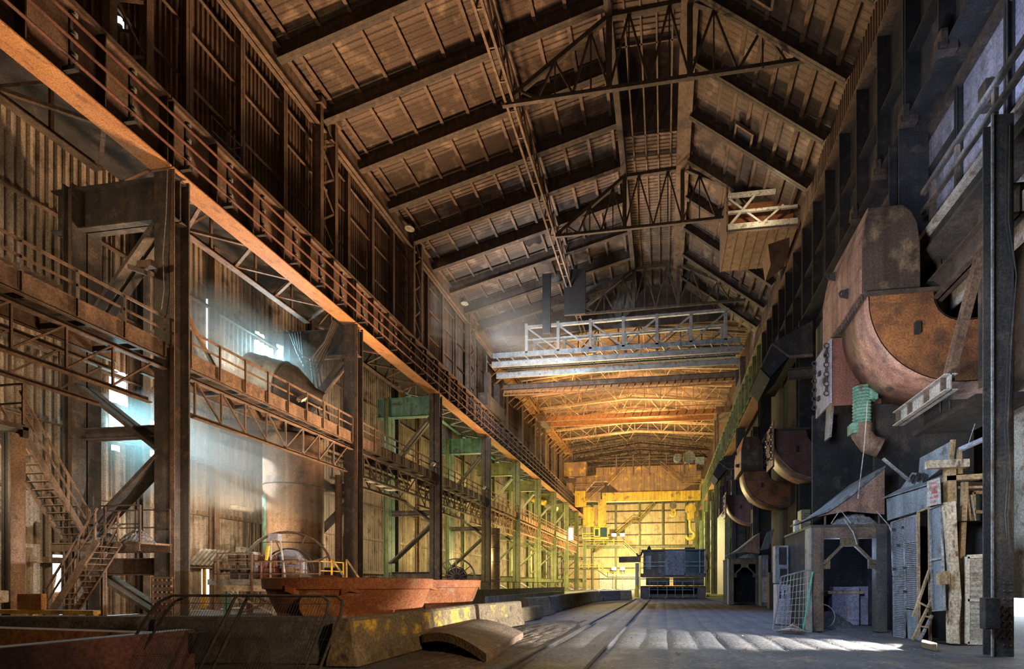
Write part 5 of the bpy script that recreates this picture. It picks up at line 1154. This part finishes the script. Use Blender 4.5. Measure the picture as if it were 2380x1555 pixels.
t = thing('hanging_strip_lamp', 'pale strip lamp hanging askew on a wire left of the dark column', 'lamp', aY(2260,1045,13.5)); B().bar(aY(2231,1045,13.5), aY(2286,1021,13.2), .14, .09).build('body', 'lilac', t); B().tube(aY(2250,1034,13.4), aY(2266,985,13.4), .01, 5).build('wire', 'grey', t)
o = B().prism([aZ(2143,1498,0),aZ(2178,1508,0),aZ(2176,1514,0),aZ(2142,1505,0)], (0,0,.14)).build('broken_brick', 'concrete'); tag(o, 'broken block lying on the lit floor in front of the ladder', 'brick')
# leaning grid panel, green pole, pipes and cabinets left of the near hut
t = thing('grid_panel', 'grey wire grid panel leaning against the left side of the near hut', 'panel', (4.6,17.6,0))
gq = [V((3.75,17.9,0)), V((4.85,17.3,0)), V((4.92,17.6,2.1)), V((4.1,18.2,1.85))]
b = B()
for i in range(4): b.bar(gq[i], gq[(i+1)%4], .05)
b.build('frame', 'bluegrey', t); b = B()
for i in range(1, 9): b.bar(gq[0].lerp(gq[1], i/9), gq[3].lerp(gq[2], i/9), .014)
for i in range(1, 9): b.bar(gq[0].lerp(gq[3], i/9), gq[1].lerp(gq[2], i/9), .014)
b.build('grid', 'grey', t)
o = B().tube((4.55,17.2,.02), (4.9,17.35,2.0), .025, 8).build('green_pole', mat('green_pole_paint', (.05,.35,.25), (.08,.45,.33), None, 2)); tag(o, 'thin green pole leaning against the near hut post', 'pole')
for i in range(5):
    o = B().path([(3.6+.1*i,16.7+.12*i,.06),(4.0+.05*i,16.6+.1*i,.1+.05*i),(4.45,16.5+.15*i,.08)], .045).build('scrap_pipe', 'grey' if i % 2 else 'rust'); tag(o, 'bent scrap pipe on the floor by the grid panel, %s of the pile' % nth(i), 'pipe', 'scrap pipes')
def block(name, lab, cat, px0, px1, yt, yb, Y, depth, m, extra=None):
    a = aY(px0, yb, Y); c = aY(px1, yt, Y); z0 = a.z if a.z > .12 else -.01
    t = thing(name, lab, cat, ((a.x+c.x)/2, Y+depth/2, z0)); B().box(a.x, Y, z0, c.x, Y+depth, c.z).build('body', m, t, bevel=.02)
    for (nm, x0, x1, y0, y1, mm) in (extra or ()):
        p = aY(x0, y1, Y-.03); q = aY(x1, y0, Y-.03); B().box(p.x, Y-.04, p.z, q.x, Y-.001, q.z).build(nm, mm, t)
    return t
block('control_cabinet', 'pale blue cabinet with a dark square opening left of the grid panel', 'cabinet', 1802, 1833, 1268, 1356, 20.6, .5, 'bluegrey', [('opening',1811,1828,1272,1312,'black'),('lower_opening',1813,1829,1322,1354,'black')])
block('lilac_plate', 'lilac steel plate cabinet standing below the pale blue cabinet', 'cabinet', 1805, 1842, 1358, 1449, 20.4, .6, 'lilac', [('slot',1812,1815,1375,1390,'black'),('slot',1823,1826,1372,1396,'black')])
block('dark_door', 'dark plain steel door panel behind the cabinets', 'panel', 1832, 1858, 1250, 1452, 21.4, .2, 'dark')
block('louvre_cabinet', 'green grey louvred cabinet fixed high beside the black chamber', 'cabinet', 1862, 1884, 1184, 1262, 22.5, .6, 'green', [('louvre',1865,1882,1192+6*k,1195+6*k,'dark') for k in range(4)]+[('shelf',1860,1884,1212,1216,'grey')])
block('mounted_meter_box', 'small pale meter box on the post left of the louvred cabinet', 'box', 1847, 1858, 1208, 1244, 22.0, .3, 'pale')
block('far_cabinet', 'blue lit slatted cabinet standing beside the far hut', 'cabinet', 1769, 1786, 1290, 1408, 36.5, 1.0, 'bluegrey', [('panel',1771,1777,1298,1336,'lilac'),('panel',1779,1785,1298,1336,'lilac'),('panel',1771,1785,1342,1400,'pale')])
a_ = [aY(x, y, 36.8) for x, y in ((1801,1229),(1783,1237),(1767,1279),(1787,1275),(1795,1250))]
tag(B().prism(a_, (0,.05,0)).build('mounted_plate', 'bluegrey'), 'pale blue plate propped above the far cabinet', 'sheet')
block('dark_cupboard', 'dark narrow cupboard between the far cabinet and the pale blue one', 'cabinet', 1788, 1800, 1330, 1416, 33, .6, 'dark')
# the black chamber front and side walls below the hoods
o = B().box(7.32, 18.6, 3.7, 9.5, 18.75, 7.9).build('chamber_wall', 'black'); tag(o, 'black riveted chamber wall behind the near hut and pink shield', 'wall')
o = B().box(6.1, 21.6, 3.6, 9.5, 21.75, 8.6).build('chamber_wall', 'black'); tag(o, 'black chamber wall standing further back over the near hut roof', 'wall')
for i, (y, z) in enumerate(((13.6,.0),)):
    o = B().box(7.95, 14.0, 6.35, 9.5, 17.3, 6.5).build('chamber_shelf', 'black'); tag(o, 'dark shelf plate above the timber shed', 'shelf')
o = B().box(8.15, 17.0, 0, 9.6, 17.2, 7.4).build('chamber_wall', 'black'); tag(o, 'dark plate wall behind the timber shed and mesh cabinet', 'wall')
# ================================================================ SMALL FITTINGS
for i, (px, py, lab) in enumerate(((700,930,'small pale floodlight on the walkway rail below the big drum'),(1006,1081,'small pale floodlight on the walkway rail by the third left column'),(1125,1135,'small pale floodlight on the walkway rail by the fourth left column'))):
    p = aX(px, py, -20.9); t = thing('mounted_floodlight', lab, 'lamp', p, 'walkway floodlights')
    h = B().prism([p+V((-.12,-.25,-.1)), p+V((.12,-.15,-.2)), p+V((.12,.25,.1)), p+V((-.12,.15,.2))], (.04,.02,.16)).build('housing', 'cream', t)
    B().bar(p+V((-.2,0,-.1)), p+V((-.02,0,.02)), .05).build('arm', 'rust', t)
for i, (px, py) in enumerate(((846,1110),(870,1119),(892,1129),(912,1138))):
    p = aX(px, py, -21.6); o = B().box(p.x-.55, p.y-.35, p.z-.04, p.x+.35, p.y+.35, p.z+.02).build('hanging_tray', 'cream'); tag(o, 'pale flat tray hung under the third walkway span, %s from the front' % nth(i), 'tray', 'pale trays')
for (px, py, Y, lab) in ((1449,328,44.5,'round lamp shade hanging under the left edge of the ridge strip'),(952,532,40.0,'round lamp shade on the second upper left column'),(1080,706,57.0,'round lamp shade on the far upper left column')):
    p = aY(px, py, Y) if px > 1200 else aX(px, py, -22.6); t = thing('hanging_lamp', lab, 'lamp', p)
    B().lathe([(.01,.0),(.42,.0),(.40,.06),(.2,.3),(.08,.42),(.01,.42)], p, (0,0,1), 20).build('shade', 'pale', t, smooth=True); B().tube(p+V((0,0,.4)), p+V((0,0,1.0)), .03, 6).build('stem', 'dark', t)
for (x, y, lab) in ((5.6,29.2,'small framed hatch under the right roof slope near the top'),(5.9,38.6,'small framed hatch under the right roof slope beside the second truss')):
    z = ZRR+(ZRE-ZRR)*(x-XRR)/(XR-XRR)-.5; t = thing('ceiling_hatch', lab, 'hatch', (x,y,z))
    u = V((1,0,-.805)).normalized(); c = V((x,y,z))
    B().bar(c-u*.7, c+u*.7, 1.6, .06).build('opening_black', 'nearblack', t)  # black plate in place of the shade inside the opening
    for s in (-.75,.75): B().bar(c-u*.75+V((0,s,-.12)), c+u*.75+V((0,s,-.12)), .14, .2).build('side_rail', 'rust', t); B().bar(c+u*s+V((0,-.8,-.12)), c+u*s+V((0,.8,-.12)), .14, .2).build('end_rail', 'rust', t)
p = aX(1152, 1300, -22.6)
t = thing('stand_pipe', 'thick banded rusty pipe standing just beyond the fourth left column', 'pipe', (p.x,p.y,0))
B().tube((p.x,p.y,0), (p.x,p.y,9.1), .62, 24).build('shell', 'rust', t, smooth=True)
for z in (2.2,4.6,6.4,8.2): B().torus((p.x,p.y,z), (0,0,1), .63, .05, 24, 6).build('band', 'rustdark', t)
for i, (px, py) in enumerate(((1262,1168),(1290,1182))):
    p = aX(px, py, -23.4); o = B().tube(p+V((-2.2,.6,.8)), p+V((.6,-.5,-.2)), .55-.1*i, 18).build('hanging_duct', 'yellow' if i == 0 else 'cream', smooth=True); o['label'] = ('golden lit duct stub sticking out between the far left frames','smaller pale duct stub behind the golden one on the far left')[i]; o['category'] = 'duct'  # golden light on the larger stub is put into its yellow colour
o = B().path([(-21.0,18.38,19.3),(-21.05,18.36,17.4),(-21.2,18.35,15.6),(-21.15,18.36,14.2),(-21.3,18.36,13.2)], .018).build('hanging_cable', 'pale'); tag(o, 'thin wavy wire hanging down the first left column', 'cable')
t = thing('access_cage', 'small dark railed access cage above the left girder near the front', 'cage', (-22.6,22.6,22.56))
for z in (23.4,24.1,24.8): B().bar((-22.2,21.6,z), (-22.2,23.4,z), .05).bar((-22.2,23.4,z), (-23.2,23.4,z), .05).build('rail', 'black', t)
for y in (21.6,22.5,23.4): B().bar((-22.2,y,22.56), (-22.2,y,24.8), .06).build('post', 'black', t)
b = B(); rnd = random.Random(3)
x0, x1 = -14.2, -11.9
pts = [(x0,51.0),(x0+.5,50.6),(x0+1.1,50.9),(x1-.4,50.5),(x1,51.2),(x1-.2,52.6),(x1-.9,53.1),(x0+.9,52.7),(x0+.3,53.0),(x0-.1,52.2)]
zz = lambda x: ZLE+(ZLR-ZLE)*(x-XU)/(XLR-XU)-.07
o = B().prism([(x,y-3.0,zz(x)) for x, y in pts], (0,0,.05)).build('ceiling_hole_sheet', 'nearblack'); tag(o, 'ragged black sheet standing in for a hole in the left roof slope near the lattice brace', 'patch')  # flat black sheet in place of the dark gap in the roof
# ================================================================ DUSTY AIR
def dust(name, lab, p, q, w_, h_, dens, aniso=.3, col=(1,1,1)):
    m = bpy.data.materials.new(name+'_air'); m.use_nodes = True; nt = m.node_tree
    for n in list(nt.nodes):
        if n.type == 'BSDF_PRINCIPLED': nt.nodes.remove(n)
    vs = nt.nodes.new('ShaderNodeVolumeScatter'); vs.inputs['Density'].default_value = dens; vs.inputs['Anisotropy'].default_value = aniso; vs.inputs['Color'].default_value = (*col, 1)
    nt.links.new(vs.outputs[0], nt.nodes['Material Output'].inputs['Volume'])
    o = B().bar(p, q, w_, h_).build(name, m); tag(o, lab, 'haze', kind='stuff')
dust('dust_haze', 'pale band of sunlit dust crossing the left aisle below the walkway', (-24.5,20.2,8.5), (-24.4,34,7.6), 5.4, 4.8, .055)
dust('dust_haze', 'bluish dusty air glowing around the drum on the upper left walkway', (-25.6,23.0,15.2), (-24.6,33,14.6), 4.2, 5.0, .035)
dust('dust_haze', 'bluish dusty light fanning out from the slit high on the left wall', (-22.4,45.4,29), (-11,55.8,29), 5.4, 6, .022)
# ================================================================ LIGHT
w = bpy.data.worlds.new('sky'); sc.world = w; w.use_nodes = True
bg = w.node_tree.nodes['Background']; bg.inputs[0].default_value = (.80,.91,1,1); bg.inputs[1].default_value = 5
def lamp(name, kind, loc, e, c, r=.3, to=None, ang=100, blend=.6, size=None):
    d = bpy.data.lights.new(name, kind); d.energy = e; d.color = c
    if kind in ('POINT','SPOT'): d.shadow_soft_size = r
    if kind == 'SPOT': d.spot_size = math.radians(ang); d.spot_blend = blend
    if kind == 'AREA': d.shape = 'RECTANGLE'; d.size, d.size_y = size
    o = bpy.data.objects.new(name, d); COL.objects.link(o); o.location = loc
    if to is not None: o.rotation_euler = (V(to)-V(loc)).to_track_quat('-Z', 'Y').to_euler()
    return o
WARM = (1,.60,.32); AMB = (1,.74,.45); GOLD = (1,.78,.30); COOL = (.50,.72,1); WHITE = (1,.93,.84)
# hall lamps: they stand far down the hall and throw light back up into the roof
lamp('hall_lamp', 'SPOT', (-13, 64, 13), 19000, WARM, 1.5, to=(-14, 34, 36), ang=95)
lamp('hall_lamp', 'SPOT', (-4, 66, 13), 8500, WARM, 1.5, to=(-1, 36, 36), ang=75)
lamp('hall_lamp', 'SPOT', (-12, 34, 3), 30000, WARM, 1.5, to=(-20, 18, 32), ang=85)
# aisle lamps
for y, e, c in ((13,360,AMB),(25,480,AMB),(38,640,AMB),(51,860,GOLD),(64,1100,GOLD),(77,1300,GOLD),(90,1500,GOLD)):
    lamp('aisle_lamp', 'POINT', (-24.2, y, 5.2), e, c, .5); lamp('aisle_lamp', 'POINT', (-24.6, y, 14.2), e*(1.1 if y < 20 else .65), c, .5)
lamp('pit_fill', 'AREA', (-13, 17, 1.4), 900, WARM, to=(-21.5, 20, 18), size=(3,3))  # unseen area lamp added to throw light up the left side
# far end: unseen fill lamps added to brighten roof, frames and wall
lamp('far_fill', 'SPOT', (-12, 70, 24), 13000, (1,.60,.27), 1, to=(-8, 80, 36), ang=130)
lamp('far_fill', 'SPOT', (-2, 86, 25), 16000, (1,.60,.27), 1, to=(-5, 92, 36), ang=130)
lamp('far_fill', 'SPOT', (-10, 100, 27), 6000, (1,.60,.27), 1, to=(-5, 100, 36), ang=120)
lamp('far_fill', 'POINT', (-14, 96, 20), 3800, (1,.66,.30), 1)
lamp('far_fill', 'POINT', (-10, 124, 9), 22000, (1,.76,.40), 1)
lamp('far_fill', 'POINT', (-14, 100, 8), 9000, GOLD, 1)
lamp('far_fill', 'POINT', (-15, 78, 6), 4500, GOLD, 1)
lamp('far_fill', 'POINT', (2, 96, 12), 4500, (.9,1,.42), 1)
lamp('bridge_fill', 'AREA', (-15, 47, 25), 2100, (.95,.97,1), to=(-11, 58, 30), size=(4,2))  # unseen, added to brighten the left half of the bridge crane
# stand-in for daylight from the right gap, and unseen fills added around the hall
lamp('daylight_stand_in', 'SPOT', (9.5, 12.9, 1.15), 26000, WHITE, .08, to=(-2, 15.4, .1), ang=34, blend=.6)  # lamp set inside the hall, standing in for the gap's daylight
lamp('shed_fill', 'POINT', (9.3, 11.6, 3.4), 110, (1,.86,.66), .1)  # unseen lamp added to warm the timber posts
lamp('hut_fill', 'POINT', (6.2, 18.3, 2.7), 50, (.45,.6,1), .1)  # added for the bluish light inside the hut, no source there
lamp('cool_fill', 'SPOT', (1.5, 30, 22), 15000, (.28,.5,1), 1.5, to=(1, 24, 0), ang=52, blend=1)  # blue fill added for the floor, no skylight above it
lamp('housing_fill', 'POINT', (7.5, 40, 31.5), 160, (1,.82,.55), .2)  # added to brighten the housing's front lattice, source unseen
lamp('cool_fill', 'AREA', (0, 42, 7), 500, (.5,.66,1), to=(1, 55, 2.5), size=(3,3))  # unseen cool fill on the front of the charging machine
lamp('cool_fill', 'AREA', (0, 9, 6), 620, (.62,.77,1), to=(7, 19, 4), size=(3,3))  # unseen cool fill added from front left for the huts
lamp('hood_fill', 'SPOT', (1, 8.5, 3.0), 2600, (1,.80,.62), .4, to=(7.2, 16.5, 9.3), ang=40)  # warm fill added for the near hood's front face
lamp('panel_fill', 'SPOT', (6.0, 13.0, 13.2), 520, (.55,.68,1), .15, to=(9.2, 15.6, 15.4), ang=70)  # added unseen, throws bluish light on the upper panels
lamp('panel_fill', 'SPOT', (7.2, 20.6, 14.2), 70, (.6,.7,1), .1, to=(9.2, 20.9, 14.9), ang=100)  # another added fill for the panels further back
lamp('near_fill', 'SPOT', (3, 3, 4.2), 2000, (1,.66,.36), .3, to=(-8, 13, .8), ang=60)  # unseen warm fill added for the pots and barrier faces
# window light
lamp('window_daylight', 'SPOT', (-33.5, 18.2, 12.6), 30000, (.86,.95,1), .15, to=(-25.2, 30, 7.7), ang=22, blend=.3)  # comes in by the added opening and throws the dusty shaft
lamp('window_daylight', 'SPOT', (-33, 19.0, 11.0), 24000, (.50,.86,1), .3, to=(-24, 23, 8.5), ang=40)
lamp('window_daylight', 'SPOT', (-32.0, 29.5, 21.5), 34000, (.45,.85,1), .3, to=(-25.5, 31.5, 14.5), ang=46)
lamp('window_daylight', 'AREA', (-27.8, 31.3, 17.9), 900, (.42,.84,1), to=(-24, 28.6, 14), size=(1.4,1.2))
lamp('window_daylight', 'AREA', (-27.8, 21.9, 9.7), 420, (.32,.82,.95), to=(-23, 20.4, 8.6), size=(.8,1.3))
lamp('window_daylight', 'SPOT', (-28, 40.6, 27.8), 30000, (.6,.85,1), .1, to=(-16, 51, 29), ang=60)
sc.view_settings.view_transform = 'Standard'; sc.view_settings.look = 'None'; sc.view_settings.gamma = 1; sc.view_settings.use_curve_mapping = False
sc.view_settings.exposure = 0.6
cy = sc.cycles
cy.max_bounces = 5; cy.diffuse_bounces = 3; cy.glossy_bounces = 2; cy.transmission_bounces = 4; cy.volume_bounces = 0; cy.transparent_max_bounces = 6
cy.sample_clamp_indirect = 4; cy.caustics_reflective = False; cy.caustics_refractive = False; cy.use_denoising = True
